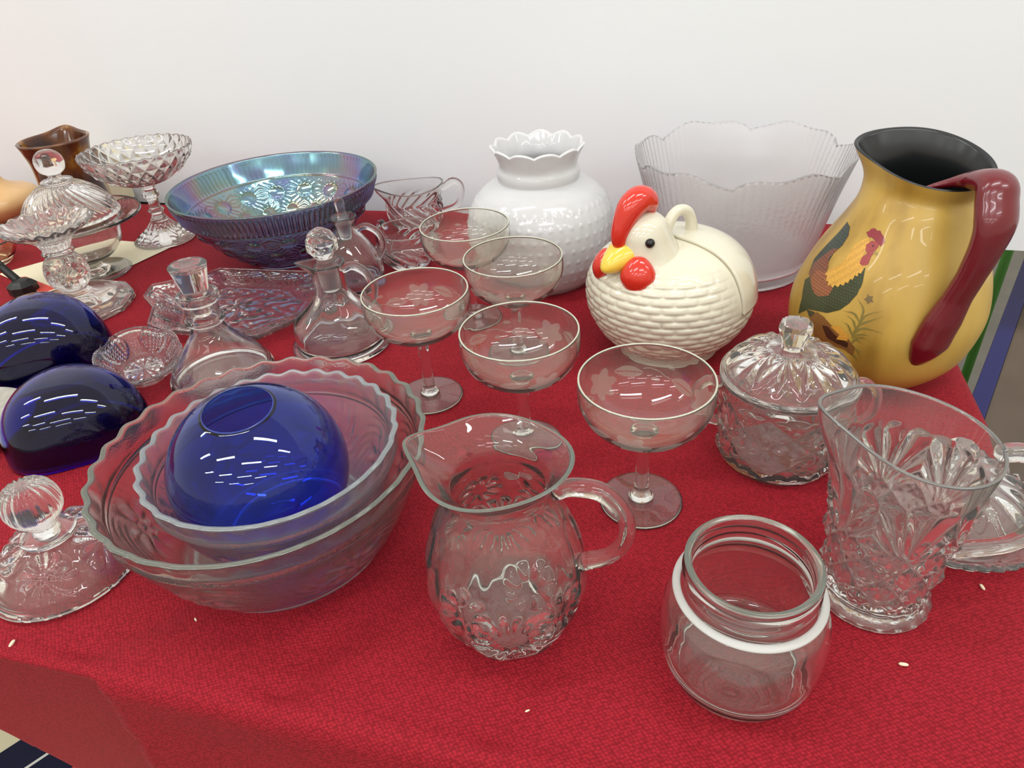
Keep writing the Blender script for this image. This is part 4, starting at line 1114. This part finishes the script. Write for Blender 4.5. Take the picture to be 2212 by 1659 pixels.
def stone_plate():
    t = thing('stoneware_plate', 'grey stoneware plate with brown edge partly behind the cobalt bowl', 'plate', (-.668, .388))
    lathe('plate_body', [([(0, 0), (.045, 0)], 1), ([(.045, 0), (.0655, .0085)], 1), ([(.0655, .0085), (.067, .0105), (.065, .0120)], 1), ([(.065, .0120), (.046, .0060), (0, .0055)], 1)], M_PLATE, t, 72, d=.003)
stone_plate()

# crumbs on the cloth
for i, (x, y, rz, s, lab) in enumerate([(.197, .370, .3, 1.0, 'tiny pale crumb on the cloth beside the cut glass pitcher'), (.138, .300, 1.6, 1.1, 'tiny pale crumb on the bare cloth to the right of the jar'),
                                   (-.308, .2450, .9, .7, 'tiny pale crumb on the cloth just below the nested bowls'), (-.421, .2030, .2, 1.2, 'tiny pale crumb on the cloth in front of the dome lid'),
                                   (-.073, .2270, 2.2, .6, 'tiny pale crumb on the cloth in front of the flower pitcher')]):
    o = lathe('crumb', [([(0, -.0026), (.0008, -.0018), (.0010, 0), (.0007, .0020), (0, .0026)], 1)], M_CRUMB, None, 8, d=.001)
    o.location = (x, y, TZ + .0006 - (.0018 if y < .26 else 0)); o.rotation_euler = (PI / 2, 0, rz); o.scale = (s, s, s)
    tag(o, lab, 'crumb')

# ------------------------------------------------------------------ beside and under the table
def cart():
    a = -math.atan2(.209, .496)
    t = thing('flatbed_cart', 'blue framed flatbed cart with worn plywood deck beside the table', 'cart', (.362, .879), FL, a)
    zt = .55
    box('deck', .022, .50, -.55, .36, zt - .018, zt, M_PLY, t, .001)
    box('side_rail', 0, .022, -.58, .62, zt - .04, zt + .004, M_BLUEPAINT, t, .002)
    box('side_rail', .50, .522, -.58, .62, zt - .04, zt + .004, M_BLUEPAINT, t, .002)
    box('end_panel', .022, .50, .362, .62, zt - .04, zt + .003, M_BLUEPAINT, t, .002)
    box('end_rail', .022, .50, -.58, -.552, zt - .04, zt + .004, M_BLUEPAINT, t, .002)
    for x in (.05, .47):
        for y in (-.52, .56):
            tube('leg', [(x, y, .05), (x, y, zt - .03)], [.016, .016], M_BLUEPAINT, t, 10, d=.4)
            w = lathe('wheel', [([(0, -.012), (.036, -.012)], 1), ([(.036, -.012), (.040, -.006), (.040, .006), (.036, .012)], 1), ([(.036, .012), (0, .012)], 1)], M_IRON, t, 24, d=.01)
            w.location = (x, y, .040); w.rotation_euler = (0, PI / 2, 0)
cart()
def green_post():
    t = thing('green_post', 'bright green plastic post standing on the floor behind the board', 'post', (.645, 1.635), FL)
    lathe('foot', [([(0, 0), (.09, 0)], 1), ([(.09, 0), (.09, .015), (.03, .03), (0, .031)], 1)], M_IRON, t, 24, d=.02)
    tube('pole', [(0, 0, .03), (0, 0, .66)], [.010, .010], M_GREENPL, t, 14, d=.4)
green_post()
def under_box():
    t = thing('carton', 'cream carton with navy printed band on the floor under the front of the table', 'carton', (-.66, .245), FL, -.55)
    z = .42
    box('carton_body', -.25, .25, -.17, .15, 0.0, z, M_CARD, t, .003)
    flat_poly('navy_band', [(-.02, -.165), (.055, -.165), (.055, .145), (-.02, .145)], z, .0006, M_NAVY, t)
    flat_poly('white_line', [(.018, -.165), (.021, -.165), (.021, .145), (.018, .145)], z + .0006, .0004, M_WHITEPR, t)
    flat_poly('red_line', [(.055, -.165), (.062, -.165), (.062, .145), (.055, .145)], z, .0006, M_REDPRINT, t)
under_box()
